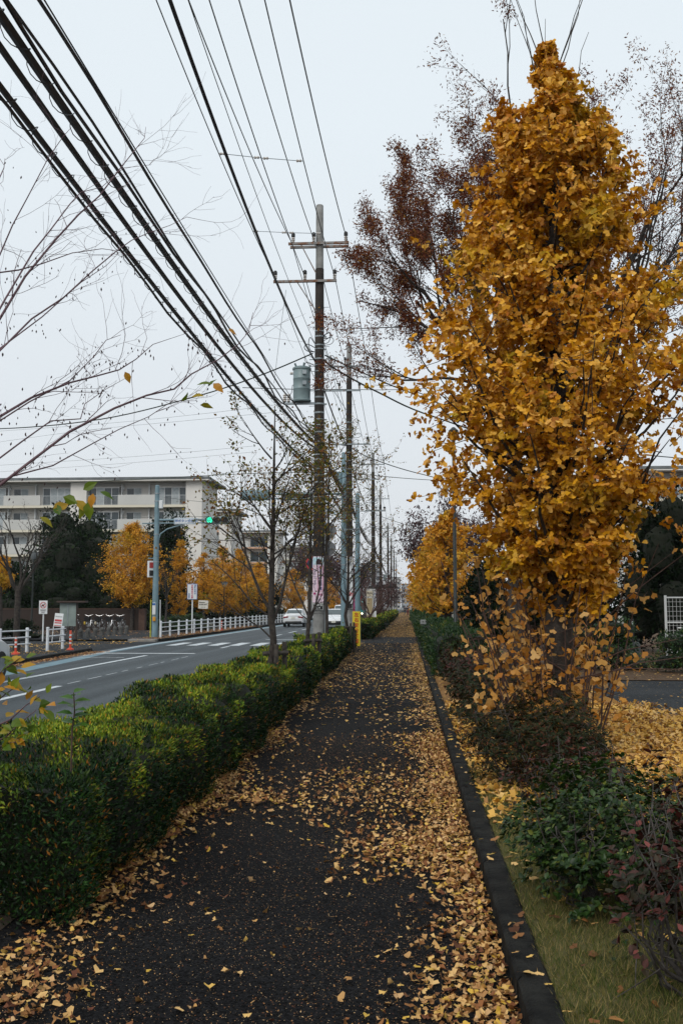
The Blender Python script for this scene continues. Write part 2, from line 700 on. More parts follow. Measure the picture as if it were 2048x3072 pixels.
M_blue = mat('blue_lane_paint', (.085, .165, .205), (.13, .21, .25), rough=.65, scale=4)


def sheet(name, pts, z, m, parent=None, kind='structure'):
    o = MB().poly([(x, y, z) for x, y in pts]).build(name, m, parent)
    if kind and parent is None: o['kind'] = kind
    return o


def strip(name, rows, z, m, parent=None):
    """rows of (y, xl, xr)"""
    b = MB()
    for (y0, a0, c0), (y1, a1, c1) in zip(rows, rows[1:]):
        b.poly([(a0, y0, z), (c0, y0, z), (c1, y1, z), (a1, y1, z)])
    o = b.build(name, m, parent)
    if parent is None: o['kind'] = 'structure'
    return o


sheet('ground', [(-900, -60), (900, -60), (900, 2500), (-900, 2500)], -.14, M_earth)
path_rows = [(-6, -2.4, XK), (40.2, -2.4, XK), (40.21, -3.1, XK), (47.2, -3.1, XK), (47.21, -2.0, XK), (60, -2.0, XK), (420, -2.0, XK)]
path = strip('footpath', path_rows, 0.0, M_path)
strip('asphalt_patch', [(42.5, -3.0, XK - .02), (51.0, -1.7, XK - .02)], .004, M_newasph, path)
road = strip('road', [(-20, -11.6, -2.95), (600, -11.6, -2.95)], -.10, M_road)
# markings
zp = -.096
def line(name, x, y0, y1, w=.15, m=M_line):
    return sheet(name, [(x - w / 2, y0), (x + w / 2, y0), (x + w / 2, y1), (x - w / 2, y1)], zp, m, road)
line('lane_line', -8.85, 6, 33.6, .16)
line('lane_line', -7.25, 16.5, 20.6, .16)
for k in range(9):
    line('worn_dash', -7.28, 21.2 + k * 1.35, 21.2 + k * 1.35 + .9 * rng.uniform(.5, 1.2), .035)
line('centre_line', -7.45, 39.8, 41.6, .14)
for k in range(12):
    line('centre_line', -7.5, 55 + k * 8, 59.5 + k * 8, .15)
sheet('stop_line', [(-11.0, 34.9), (-7.5, 34.9), (-7.5, 35.3), (-11.0, 35.3)], zp, M_line, road)
sheet('stop_line', [(-10.9, 32.1), (-9.2, 32.1), (-9.2, 32.22), (-10.9, 32.22)], zp + .001, M_line, road)
sheet('stop_line', [(-7.1, 49.8), (-3.3, 49.8), (-3.3, 50.2), (-7.1, 50.2)], zp, M_line, road)
for k in range(8):
    x = -10.3 + k * .9
    sheet('crossing_stripe', [(x, 42.2), (x + .45, 42.2), (x + .45, 45.6), (x, 45.6)], zp, M_line, road)
strip('blue_lane', [(6, -9.9, -9.4), (24, -10.15, -9.65), (31, -10.75, -10.2), (35.5, -11.15, -10.7), (43, -11.4, -10.95), (120, -11.45, -11.0), (300, -11.45, -11.0)], zp - .0015, M_blue, road)
strip('edge_line', [(33, -10.95, -10.8), (41.7, -11.3, -11.15), (47, -11.32, -11.18), (52, -11.0, -10.86)], zp + .0005, M_line, road)
line('edge_line', -3.35, -10, 39.5, .15)
line('edge_line', -3.35, 53, 300, .15)
strip('edge_line', [(52.01, -10.96, -10.84), (300, -10.96, -10.84)], zp + .0005, M_line, road)
# near side gutter and kerb between road and hedge strip
M_gut = M_grey_conc
strip('planting_strip', [(-8, -2.8, -1.85), (40.0, -2.8, -2.25)], .004, M_soil)
strip('planting_strip', [(47.4, -2.8, -1.99), (62, -2.8, -1.99), (420, -2.8, -1.99)], .004, M_soil)
rk = tag(MB().box(-2.95, -2.80, -8, 40.0, -.12, .05).box(-2.95, -2.80, 47.4, 420, -.12, .05).build('road_kerb', M_concrete), kind='structure')
rl = tag(MB().box(-3.1, -1.79, 40.22, 47.18, -.14, -.004).build('crossing_apron', M_grey_conc), kind='structure')

# footpath kerb: stones laid end to end
kerb = tag(MB().box(XK + .01, XK + .12, -6, 420, -.12, .095).build('footpath_kerb', M_concrete), kind='structure')
me = None
for k in range(86):
    y = 2.6 + k * .6
    if me is None:
        b = MB()
        pr = [(XK, -.05), (XK, .088), (XK + .016, .105), (XK + .116, .105), (XK + .13, .09), (XK + .13, -.05)]
        b.loft([[(x - XK, -.2995, z) for x, z in pr], [(x - XK, .2995, z) for x, z in pr]])
        o = b.build('kerb_stone', M_concrete, kerb)
        me = o.data
    else:
        o = bpy.data.objects.new('kerb_stone', me)
        put(o, kerb)
    o.location = (XK + rng.uniform(-.002, .002), y, rng.uniform(-.0015, .002))
    o.rotation_euler = (rng.uniform(-.002, .002), 0, rng.uniform(-.003, .003))

# right verge, leaf covered bank, side road and lot
strip('lawn_verge', [(-6, XK + .125, 2.9), (9.2, XK + .125, 2.9)], .085, M_lawn)
strip('shrub_bed', [(9.21, XK + .125, 2.6), (420, XK + .125, 2.6)], .075, M_litter)
sheet('leafy_ground', [(2.61, 7.2), (9, 7.2), (6.6, 10.4), (4.5, 12.2), (3.4, 14.2), (3.1, 17), (3.6, 20), (2.61, 20)], .06, M_litter)
sheet('lawn_verge', [(2.91, -6), (12, -6), (12, 7.19), (2.91, 7.19)], .06, M_lawn)
sheet('side_road', [(9.0, 7.21), (40, 7.21), (40, 21.0), (4.4, 21.0), (3.62, 20.0), (3.12, 17), (3.42, 14.2), (4.52, 12.2), (6.62, 10.4)], .035, M_lot)
sheet('leafy_ground', [(2.61, 21.02), (60, 21.02), (60, 90), (2.61, 90)], .05, mat('brown_leaf_ground', (.10, .05, .018), (.05, .03, .014), rough=.95, scale=12, bump=.8))

# far side pavement, side street mouth and forecourt
strip('far_pavement', [(-20, -13.4, -11.0), (27, -13.4, -11.15), (36.4, -13.6, -11.7)], .0, M_lot)
strip('far_pavement', [(47.2, -14.8, -11.8), (600, -14.8, -11.8)], .0, M_lot)
sheet('side_street', [(-60, 36.5), (-11.6, 36.5), (-11.6, 47.1), (-60, 47.1)], -.095, M_lot)
sheet('forecourt', [(-60, 47.15), (-14.81, 47.15), (-14.81, 70), (-60, 70)], -.02, M_lot)
sheet('back_lot', [(-60, -10), (-13.61, -10), (-13.61, 36.4), (-60, 36.4)], -.02, M_lot)
fk = MB()
for (y0, x0), (y1, x1) in zip([(-20, -11.0), (27, -11.15), (36.4, -11.7)], [(27, -11.15), (36.4, -11.7), (0, 0)][:2]):
    fk.extrude([(x0 + .1, y0, -.12), (x0 - .06, y0, -.12), (x0 - .06, y0, .02), (x0 + .08, y0, .02)], (x1 - x0, y1 - y0, 0))
fk.box(-11.86, -11.70, 47.2, 600, -.12, .02)
tag(fk.build('far_kerb', M_concrete), kind='structure')
tag(MB().box(-13.2, -11.88, 46.7, 47.6, -.1, .012).build('kerb_ramp', M_grey_conc), kind='structure')
tag(MB().box(-2.95, -2.05, 40.5, 43.5, -.06, .018).build('paving_slab', M_grey_conc), kind='structure')
# ================================================================== hedges
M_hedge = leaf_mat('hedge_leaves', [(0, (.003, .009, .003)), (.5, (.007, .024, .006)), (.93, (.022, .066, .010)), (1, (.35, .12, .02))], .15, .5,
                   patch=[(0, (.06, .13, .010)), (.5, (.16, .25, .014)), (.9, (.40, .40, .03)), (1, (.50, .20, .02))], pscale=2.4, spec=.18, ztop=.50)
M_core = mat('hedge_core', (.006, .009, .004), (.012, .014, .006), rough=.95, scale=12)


def hedge(name, label, x0, x1, y0, y1, h, bands, seed, top=0, cat='hedge', m=None, group=None, zb=.0, amp=1.0, lsz=.028, shear=0.0):
    """clipped hedge running along Y; bands: list of (ya, yb, leaves per m2, leaf scale)"""
    m = m or M_hedge
    t = thing(name, ((x0 + x1) / 2, y0, zb), label, cat, group)
    rs = np.random.default_rng(seed)
    w = (x1 - x0)

    def surf(u, y):
        # u: 0 bottom right -> 1 bottom left round the section
        a = np.clip(u, 0, 1)
        per = [h * .92, w, h * .92]
        tot = sum(per)
        s = a * tot
        x = np.where(s < per[0], x1, np.where(s < per[0] + per[1], x1 - (s - per[0]), x0))
        z = np.where(s < per[0], .0 * h + s * 1.08, np.where(s < per[0] + per[1], h, h - (s - per[0] - per[1])))
        nx = np.where(s < per[0], 1., np.where(s < per[0] + per[1], 0., -1.))
        nz = np.where(s < per[0], 0., np.where(s < per[0] + per[1], 1., 0.))
        # round the shoulders
        cx, cz = x - (x0 + x1) / 2, z - h * .5
        k = np.clip((np.abs(cx) / (w / 2)) ** 6 * (np.abs(cz) / (h * .5)) ** 6, 0, 1)
        x = x - np.sign(cx) * k * .09
        z = z - k * .08 * (cz > 0)
        return x, z, nx + .6 * k * np.sign(cx), nz + .6 * k

    def bulge(x, y, z):
        p = np.stack([x, y, z], 1)
        return amp * (.05 * noise3(p, seed + 1, 2.2) + .035 * noise3(p, seed + 2, 6.))

    def step(y):                          # single bushes clipped together: shoulders between them
        return amp * .15 * np.abs(np.sin(y * math.pi / 1.75 + .8 * np.sin(y * .7))) ** .75 - .09 * amp + amp * .03 * np.sin(y * .9 + seed)
    # core
    ys = np.linspace(y0 + .2, y1 - .2, max(int((y1 - y0) / (.12 if y0 < 10 else .35)), 4))
    us = np.linspace(0, 1, 15)
    rings = []
    for y in ys:
        yy = np.full(len(us), y)
        x, z, nx, nz = surf(us, yy)
        b = bulge(x, yy, z) + step(yy) - .085
        rings.append([(X + shear * (y - y0) * np.clip((X - x0) / w, 0, 1), y, Z + zb) for X, Z in zip(x + nx * b, np.maximum(z + nz * b, .0))])
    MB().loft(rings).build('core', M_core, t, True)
    first = True
    for ya, yb, dens, ls in bands:
        ya, yb = max(ya, y0), min(yb, y1)
        n = int((yb - ya) * (w + 1.84 * h) * dens)
        u, y = rs.uniform(0, 1, n), rs.uniform(ya, yb, n)
        x, z, nx, nz = surf(u, y)
        b = bulge(x, y, z) + step(y) + rs.uniform(-.06, .025, n)
        pos = np.stack([x + nx * b, y, zb + np.maximum(z + nz * b, .02)], 1)
        nr = np.stack([nx, rs.normal(0, .25, n), nz + .15], 1)
        # a few leaves close the two ends
        ne = int(w * h * dens * 1.8)
        for ye, sgn in ((y0, -1), (y1, 1)):
            if abs(ye - ya) < .01 or abs(ye - yb) < .01:
                e = np.stack([rs.uniform(x0, x1, ne), np.full(ne, ye) - sgn * rs.uniform(-.04, .2, ne) + .05 * np.sin(rs.uniform(0, 6, ne)), zb + rs.uniform(.03, h - .03, ne)], 1)
                pos = np.concatenate([pos, e])
                nr = np.concatenate([nr, np.tile([[0, sgn, .1]], (ne, 1))])
        d = nr / np.linalg.norm(nr, axis=1, keepdims=True) * .8 + rs.normal(size=(len(pos), 3)) * .6 + np.array([0, 0, .45])
        nn = nr + rs.normal(size=nr.shape) * .6 + np.array([0, 0, .5])
        pos[:, 0] += shear * (pos[:, 1] - y0) * np.clip((pos[:, 0] - x0) / w, 0, 1)
        s = lsz * ls * rs.uniform(.65, 1.3, len(pos))
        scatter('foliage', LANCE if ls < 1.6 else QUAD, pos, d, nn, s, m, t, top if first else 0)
        first = False
    return t


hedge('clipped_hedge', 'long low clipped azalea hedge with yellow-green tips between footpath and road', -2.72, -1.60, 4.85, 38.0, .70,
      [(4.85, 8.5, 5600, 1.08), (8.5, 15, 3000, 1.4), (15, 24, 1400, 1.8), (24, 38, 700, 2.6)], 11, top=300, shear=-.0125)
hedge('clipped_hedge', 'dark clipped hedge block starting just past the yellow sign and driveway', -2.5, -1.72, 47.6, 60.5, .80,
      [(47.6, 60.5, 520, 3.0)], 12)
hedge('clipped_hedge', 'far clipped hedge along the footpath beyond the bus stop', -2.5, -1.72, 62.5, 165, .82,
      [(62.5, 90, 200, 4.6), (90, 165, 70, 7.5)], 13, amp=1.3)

# right hand: shrubs with whorled leaves on bare stems
M_shrub_g = leaf_mat('shrub_green_leaves', [(0, (.006, .018, .004)), (.6, (.022, .052, .009)), (.9, (.05, .09, .014)), (1, (.12, .13, .02))], .15, .4, spec=.25)
M_shrub_r = leaf_mat('shrub_dark_red_leaves', [(0, (.012, .016, .008)), (.4, (.03, .026, .012)), (.75, (.06, .020, .016)), (.95, (.10, .026, .020)), (1, (.22, .06, .05))], .15, .5, spec=.18)
M_shrub_b = leaf_mat('shrub_brown_green_leaves', [(0, (.010, .018, .006)), (.5, (.018, .028, .008)), (.8, (.045, .028, .009)), (1, (.10, .03, .015))], .15, .55, spec=.15)
M_stem = mat('grey_shrub_stem', (.035, .028, .024), (.09, .08, .075), rough=.9, scale=25)


def shrub(name, label, c, rx, ry, h, n, m, seed, lsz=.05, top=0, bare=.2, base=.3, group='shrubs in the bed beside the footpath', flat=.0, cat='shrub'):
    t = thing(name, c, label, cat, group)
    rs = np.random.default_rng(seed)
    c = np.array(c, float)
    limbs, ends = [], []
    ns = min(max(int(n / 130), 10), 40)
    for k in range(ns):
        a = rs.uniform(0, 6.283)
        q = math.sqrt(rs.uniform(0, 1))
        e = c + np.array([math.cos(a) * rx * q * .92, math.sin(a) * ry * q * .92, h * rs.uniform(base + .1, 1) * (1 - .25 * q * q)])
        s = c + np.array([math.cos(a) * rx * .12, math.sin(a) * ry * .12, -.03])
        mid = s * .55 + e * .45 + np.array([math.cos(a) * rx * .12, math.sin(a) * ry * .12, -.05 * h]) + rs.normal(size=3) * .03
        pts = [s, s * .7 + mid * .3 + rs.normal(size=3) * .02, mid, (mid + e) / 2 + rs.normal(size=3) * .03, e]
        limbs.append((np.array(pts), np.linspace(.009, .0025, 5), 1))
        for j in range(5):
            p0 = pts[2] + (pts[4] - pts[2]) * rs.uniform(0, 1)
            tw = p0 + (rs.normal(size=3) * np.array([rx, ry, h * .7]) * .15 + np.array([0, 0, .05 * h]))
            limbs.append((np.array([p0, (p0 + tw) / 2 + rs.normal(size=3) * .012, tw]), np.linspace(.003, .0014, 3), 3))
    limbs_mesh('stems', limbs, M_stem, t)
    # whorls on a lumpy shell
    nw = n // 6
    v = rs.normal(size=(nw, 3))
    v /= np.linalg.norm(v, axis=1, keepdims=True)
    v[:, 2] = np.abs(v[:, 2]) * 1.15 - .35
    rr = rs.uniform(.55, 1, nw) ** .6
    lump = 1 + .26 * noise3(v * 3, seed, 1.4)
    pos = np.stack([v[:, 0] * rx, v[:, 1] * ry, h * (base + (1 - base) * np.clip(v[:, 2] * .5 + .5, 0, 1.1))], 1) * (rr * lump)[:, None]
    lowk = rs.uniform(size=nw) < .22
    pos[lowk, 2] *= rs.uniform(.15, .9, lowk.sum())
    pos[:, 2] = np.clip(pos[:, 2], .05, 1.1 * h)
    pos = pos[rs.uniform(size=nw) < np.clip(.95 - bare * (1 + noise3(pos, seed + 5, 5.)), .15, 1)] + c
    nw = len(pos)
    ax = (pos - c)
    ax = ax / (np.linalg.norm(ax, axis=1, keepdims=True) + 1e-6) + np.array([0, 0, .8]) + rs.normal(size=(nw, 3)) * .35
    ax /= np.linalg.norm(ax, axis=1, keepdims=True)
    PP, DD, NN = [], [], []
    for k in range(6):
        r = rs.normal(size=(nw, 3))
        r -= ax * np.sum(r * ax, 1, keepdims=True)
        r /= np.linalg.norm(r, axis=1, keepdims=True)
        DD.append(r + ax * rs.uniform(.1, .7, (nw, 1)))
        PP.append(pos + rs.normal(size=(nw, 3)) * .006)
        NN.append(ax + rs.normal(size=(nw, 3)) * .2)
    PP, DD, NN = map(np.concatenate, (PP, DD, NN))
    scatter('foliage', OVATE if lsz < .04 or n < 9000 else LANCE, PP, DD, NN, lsz * rs.uniform(.6, 1.25, len(PP)), m, t, top)
    return t


shrub('leafy_shrub', 'rounded glossy green shrub on the lawn just right of the kerb', (1.0, 5.2, .08), .47, .55, .74, 12000, M_shrub_g, 21, .036, 300, .12, .08)
shrub('leafy_shrub', 'dark red-leaved shrub with bare grey stems in the bottom right corner', (1.17, 3.95, .08), .42, .5, .92, 6500, M_shrub_r, 22, .042, 300, .5, .12)
shrub('leafy_shrub', 'large dark brown-green shrub in front of the golden ginkgo trunk', (1.08, 8.5, .08), .62, .65, .80, 21000, M_shrub_b, 23, .042, 0, .18, .10)
shrub('leafy_shrub', 'reddish twiggy shrub between the glossy green one and the ginkgo', (1.14, 7.15, .08), .44, .5, .60, 7500, M_shrub_r, 24, .038, 0, .7, .1)
shrub('leafy_shrub', 'brown-green shrub behind the ginkgo on the kerb side', (1.0, 11.2, .07), .5, .8, .72, 12000, M_shrub_b, 25, .045, 0, .25, .1)
shrub('leafy_shrub', 'low bronze shrub beside the kerb, left of two thin trunks', (1.0, 13.4, .07), .5, .9, .75, 4200, M_shrub_b, 26, .055, 0, .25)
shrub('leafy_shrub', 'dark bronze shrub further along the kerb bed', (1.05, 16.0, .07), .5, 1.1, .8, 4200, M_shrub_r, 27, .055, 0, .2)
shrub('leafy_shrub', 'bronze and green shrub farthest from the camera before the green hedge', (1.05, 19.2, .07), .5, 1.5, .8, 4200, M_shrub_b, 28, .06, 0, .2)
M_hedge_d = leaf_mat('dark_hedge_leaves', [(0, (.006, .022, .006)), (.6, (.014, .045, .010)), (.95, (.03, .07, .012)), (1, (.16, .13, .02))], .15, .45,
                     patch=[(0, (.02, .06, .008)), (.8, (.06, .11, .012)), (1, (.25, .2, .02))], pscale=1.6)
hedge('loose_hedge', 'loose green hedge along the kerb on the right beside the dark lamp post', .68, 1.75, 21.2, 47, .85,
      [(21.2, 30, 900, 2.2), (30, 47, 420, 3.2)], 14, m=M_hedge_d, amp=2.0)
hedge('loose_hedge', 'far green hedge under the row of yellow ginkgos on the right', .66, 1.7, 47.5, 160, .9,
      [(47.5, 75, 200, 4.5), (75, 160, 60, 8)], 15, m=M_hedge_d, amp=2.0)

# ================================================================== ginkgos
M_ginkgo = leaf_mat('ginkgo_leaves', [(0, (.30, .10, .003)), (.3, (.60, .27, .005)), (.6, (.70, .34, .010)), (.85, (.78, .46, .10)), (1, (.46, .14, .005))], .2, .55,
                    patch=[(0, (.26, .18, .006)), (.5, (.52, .32, .008)), (1, (.66, .38, .02))], pscale=1.3)
M_ginkgo_far = leaf_mat('ginkgo_leaves_far', [(0, (.40, .16, .006)), (.4, (.62, .27, .012)), (.75, (.68, .34, .02)), (1, (.5, .31, .03))], .3, .55,
                        patch=[(0, (.36, .24, .010)), (1, (.56, .32, .015))], pscale=.6)


def interp(z, prof):
    zs, rs_ = zip(*prof)
    return np.interp(z, zs, rs_)


def columnar(name, label, base, prof, trunk_r, n_lat, per, leaf, m, seed, tmpl, top=0, group=None, twigs=0, lean=(0, 0), sq=1.0, density=1.0, cat='tree', ht=None, trunk_m=None, gaps=.0):
    """a leafy tree with an upright leader: prof = (height, crown radius)"""
    t = thing(name, base, label, cat, group)
    rs = np.random.default_rng(seed)
    B = np.array(base, float)
    zt = ht or prof[-1][0]
    tz = np.linspace(-.05, zt, 14)
    wob = np.cumsum(rs.normal(size=(14, 2)) * .018 * zt / 7, 0)
    ctr = np.stack([wob[:, 0] + lean[0] * tz / zt, wob[:, 1] + lean[1] * tz / zt, tz], 1)
    rad = trunk_r * np.clip(1.18 - tz / zt * 1.1, .05, 2)
    rad[0] *= 1.25
    tm = trunk_m or M_bark
    limbs_mesh('trunk', [(ctr + B, rad, 0)], tm, t, sides=(12,))
    at = lambda z: np.array([np.interp(z, tz, ctr[:, 0]), np.interp(z, tz, ctr[:, 1]), z])
    zlo, zhi = prof[0][0], prof[-1][0]
    limbs, C, A = [], [], []
    for k in range(n_lat):
        ze = zlo + (zhi - zlo) * rs.uniform(0, 1) ** .9
        a = k * 2.39996 + rs.uniform(-.3, .3)
        re = interp(ze, prof) * rs.uniform(.72, 1.06)
        zs = max(ze - re * rs.uniform(.5, 1.1), zlo * .72)
        s = at(zs)
        e = at(ze) + np.array([math.cos(a) * re, math.sin(a) * re * sq, 0])
        mid = (s + e) / 2 + np.array([math.cos(a), math.sin(a), -.8]) * re * .10
        pts = np.array([s, s * .5 + mid * .5 + rs.normal(size=3) * .02, mid, mid * .5 + e * .5 + rs.normal(size=3) * .03, e])
        limbs.append((pts + B, np.linspace(max(trunk_r * .22 * (1 - .5 * zs / zt), .006), .004, 5), 2))
        for j in range(per):
            f = rs.uniform(.15, 1.0) ** .8
            q = pts[0] + (pts[4] - pts[0]) * f + np.array([0, 0, -.06 * re])
            off = rs.normal(size=3) * np.array([1, 1, .8]) * re * .2 + np.array([math.cos(a), math.sin(a), .7]) * re * .08
            e2 = q + off
            if j < 4 and re > .25:
                limbs.append((np.array([q, (q + e2) / 2 + rs.normal(size=3) * .01, e2]) + B, np.linspace(.006, .0025, 3), 4))
            for u in (.45, .8, 1.05):
                C.append(q + off * u)
                A.append(off / (np.linalg.norm(off) + 1e-6))
    for k in range(twigs):                # bare shoots standing out of the top
        a = rs.uniform(0, 6.28)
        z0 = zhi * rs.uniform(.82, .97)
        s = at(min(z0, zt))
        L = rs.uniform(.7, 1.7)
        dv = np.array([math.cos(a) * .45, math.sin(a) * .45, 1]) * L
        limbs.append((np.array([s + dv * f + rs.normal(size=3) * .02 * f * (f < 1) + np.array([-dv[0], -dv[1], 0]) * .25 * f * f for f in np.linspace(0, 1, 7)]) + B, np.linspace(.008, .0025, 7), 3))
    limbs_mesh('branches', limbs, tm, t)
    C, A = np.array(C), np.array(A)
    if gaps:
        keep = noise3(C, seed + 3, 3.2 / max(zt / 7, .5)) > -1 + gaps
        C, A = C[keep], A[keep]
    nl = max(int(density), 1)
    pos = np.repeat(C, nl, 0) + rs.normal(size=(len(C) * nl, 3)) * leaf * .55
    ax = np.repeat(A, nl, 0)
    out = pos - np.array([at(min(z, zt)) for z in pos[:, 2]])
    out[:, 2] = 0
    out /= np.linalg.norm(out, axis=1, keepdims=True) + 1e-6
    d = rs.normal(size=pos.shape) * .75 + out * .35 + np.array([0, 0, -.35]) + ax * .2
    nn = out * .7 + np.array([0, 0, .55]) + rs.normal(size=pos.shape) * .65
    scatter('crown', tmpl, pos + B, d, nn, leaf * rs.uniform(.6, 1.2, len(pos)), m, t, top)
    return t, at, limbs


GP = [(1.75, .50), (2.18, .78), (2.6, 1.02), (3.06, 1.25), (3.5, 1.44), (3.96, 1.46), (4.4, 1.24), (4.87, .96), (5.45, .86), (6.0, .74), (6.45, .46), (6.85, .18), (7.25, .05)]
gk, gat, _ = columnar('ginkgo_tree', 'large golden yellow ginkgo tree standing right of the footpath', (1.47, 10.0, .08), GP, .135, 190, 14, .053, M_ginkgo, 31, GINKGO, 300, 'ginkgos lining the footpath', twigs=11, density=7, gaps=.08, lean=(-.06, 0))
# leafy basal shoots round its trunk
rs = np.random.default_rng(5)
limbs, C = [], []
for k in range(46):
    a = rs.uniform(0, 6.28) if k < 28 else rs.uniform(2.2, 4.4)
    s = np.array([1.47, 10, .08]) + np.array([math.cos(a), math.sin(a), 0]) * rs.uniform(.12, .42)
    h = rs.uniform(.9, 2.2)
    e = s + np.array([math.cos(a) * rs.uniform(.1, .75), math.sin(a) * rs.uniform(.05, .5), h])
    m_ = (s + e) / 2 + rs.normal(size=3) * .05
    limbs.append((np.array([s, (s + m_) / 2, m_, (m_ + e) / 2 + rs.normal(size=3) * .03, e]), np.linspace(.011, .004, 5), 2))
    for j in range(12):
        f = rs.uniform(.2, 1)
        q = s + (e - s) * f
        tw = q + rs.normal(size=3) * np.array([.14, .14, .1])
        if j < 4: limbs.append((np.array([q, tw]), np.array([.004, .002]), 4))
        C += [tw + rs.normal(size=3) * .05 for _ in range(2)]
for sgn, L, z0, zz in ((1, 1.1, 1.2, .9), (1, 1.25, 1.1, 1.05), (1, .95, .9, .35), (1, 1.2, .8, .3), (1, 1.0, .85, .12), (-1, .8, .9, .4), (-1, .7, .7, .5)):
    s = np.array([1.55, 9.8, z0])
    e = s + np.array([sgn * L, rs.uniform(-.3, .3), zz])
    limbs.append((np.array([s, (s + e) / 2 + np.array([0, 0, .06]), e]), np.linspace(.009, .003, 3), 2))
limbs_mesh('basal_shoots', limbs, M_twig, gk)
C = np.array(C)
scatter('shoot_leaves', GINKGO, C, rs.normal(size=C.shape) * .6 + np.array([0, 0, -.6]), rs.normal(size=C.shape) + np.array([0, -.4, .4]), .062 * rs.uniform(.6, 1.2, len(C)),
        leaf_mat('faded_ginkgo_leaves', [(0, (.42, .16, .02)), (.5, (.58, .29, .06)), (1, (.66, .40, .14))], .3, .5), gk)

far_gk = [(1.95, 48, 6.0, 1.75, .19), (2.1, 57, 6.4, 1.9, .19), (1.9, 66, 6.2, 1.8, .18), (2.1, 77, 6.4, 1.9, .18), (2.0, 90, 6.4, 1.9, .18), (2.1, 108, 6.6, 2.0, .18), (2.0, 130, 6.6, 2.0, .18)]
ords = ['nearest yellow ginkgo in the row beyond the dark lamp post', 'second yellow ginkgo in the row beyond the dark lamp post', 'third yellow ginkgo in the row overhanging the footpath', 'fourth yellow ginkgo in the row overhanging the footpath',
        'fifth yellow ginkgo along the far footpath', 'sixth yellow ginkgo along the far footpath', 'farthest yellow ginkgo at the end of the footpath']
for k, (x, y, h, r, tr) in enumerate(far_gk):
    pr = [(1.5, r * .55), (2.2, r), (3.2, r * 1.02), (4.2, r * .8), (h - .6, r * .45), (h, .1)]
    columnar('ginkgo_tree', ords[k], (x, y, .08), pr, tr, 60, 9, .13 if k < 2 else (.2 if k < 4 else .34), M_ginkgo_far, 40 + k, QUAD if k > 1 else GINKGO_FLAT, 0, 'ginkgos lining the footpath', twigs=8, density=3 if k < 3 else 2)

# ================================================================== red-leaved zelkovas behind
M_zel = leaf_mat('zelkova_leaves', [(0, (.08, .022, .014)), (.4, (.14, .042, .024)), (.7, (.19, .068, .034)), (.92, (.26, .11, .04)), (1, (.34, .18, .03))], .3, .7, spec=.1)


def spreading(name, label, base, h, spread, seed, m, nleaf, leaf, tr=.17, fork=.3, nmain=6, maxlev=4, drop=0.0, group=None, dirs=None, tmpl=LANCE, cat='tree', bark=None, top=0, nch=4, ratio=.58, minr=.004, wig=.13, sp=.55, xmin=None):
    t = thing(name, base, label, cat, group)
    rs = np.random.default_rng(seed)
    B = np.array(base, float)
    zf = h * fork
    tk = np.array([[0, 0, -.05], [rs.normal() * .03, rs.normal() * .03, zf * .33], [rs.normal() * .05, rs.normal() * .05, zf * .7], [0, 0, zf]])
    limbs_mesh('trunk', [(tk + B, np.array([tr * 1.3, tr, tr * .92, tr * .85]), 0)], bark or M_bark, t, sides=(12,))
    out, tips = [], []
    for k in range(nmain):
        if dirs is not None and k < len(dirs):
            d = np.array(dirs[k], float)
        else:
            a = k * 6.283 / nmain + rs.uniform(-.4, .4)
            d = np.array([math.cos(a) * spread, math.sin(a) * spread, 1.0])
        L = (h - zf) * .52 * rs.uniform(.85, 1.12)
        grow(rs, B + np.array([0, 0, zf * rs.uniform(.8, 1)]), d, L, tr * .5, 1, maxlev, out, tips, sp, .25, nch, wig, ratio, .6, 5, minr)
    if xmin is not None:                     # crown clipped clear of the wires
        out = [l for l in out if l[0][:, 0].min() > xmin]
        tips = [q for q in tips if q[0][0] > xmin]
    limbs_mesh('branches', out, bark or M_bark, t)
    if nleaf:
        tp = np.array([q[0] for q in tips])
        td = np.array([q[1] for q in tips])
        clump = noise3(tp, seed, 1.3) + .4 * noise3(tp, seed + 1, 3.0)
        w = np.clip(.35 * clump + .5 - drop, .05, None)
        vx = np.floor(tp / .8).astype(int)
        _, inv, cnt = np.unique(vx, axis=0, return_inverse=True, return_counts=True)
        w = w / cnt[inv.ravel()] ** .6          # leaves spread evenly, not bunched where twigs cross
        i = rs.choice(len(tp), nleaf, p=w / w.sum())
        pos = tp[i] + rs.normal(size=(nleaf, 3)) * leaf * 1.2
        scatter('crown', tmpl, pos, td[i] * .4 + rs.normal(size=(nleaf, 3)) * .7 + np.array([0, 0, -.4]), rs.normal(size=(nleaf, 3)) + np.array([0, 0, .5]), leaf * rs.uniform(.6, 1.3, nleaf), m, t, top)
    return t


spreading('zelkova_tree', 'tall tree with sparse dark red leaves behind the ginkgo on its left', (2.15, 20, .08), 12.7, .5, 51, M_zel, 72000, .07, .15, .47, 7, 4, .1, 'tall zelkovas behind the ginkgo',
          dirs=[(-.42, -.1, 1), (-.26, .3, 1), (-.52, .2, .95), (-.12, -.3, 1), (.15, .3, 1), (-.36, -.35, 1), (-.46, 0, .8)], bark=M_bark, xmin=-1.75)
spreading('zelkova_tree', 'tall nearly bare reddish tree behind the ginkgo on its right', (3.15, 22, .08), 15.6, .6, 52, M_zel, 34000, .075, .17, .38, 7, 4, .2, 'tall zelkovas behind the ginkgo',
          dirs=[(.5, 0, 1), (.9, -.2, .9), (.25, .3, 1), (.05, -.2, 1), (.9, .3, .75), (.7, .4, 1), (.35, -.4, 1)], bark=M_bark)
M_plum = leaf_mat('dull_plum_leaves', [(0, (.035, .018, .020)), (.6, (.065, .032, .034)), (1, (.10, .05, .045))], .2, .7)
spreading('roadside_tree', 'dull plum coloured tree rising above the yellow row on the right', (4.2, 78, .05), 11.5, .7, 53, M_plum, 6000, .32, .2, .25, 6, 3, 0, 'plum coloured trees far along the road', minr=.012)
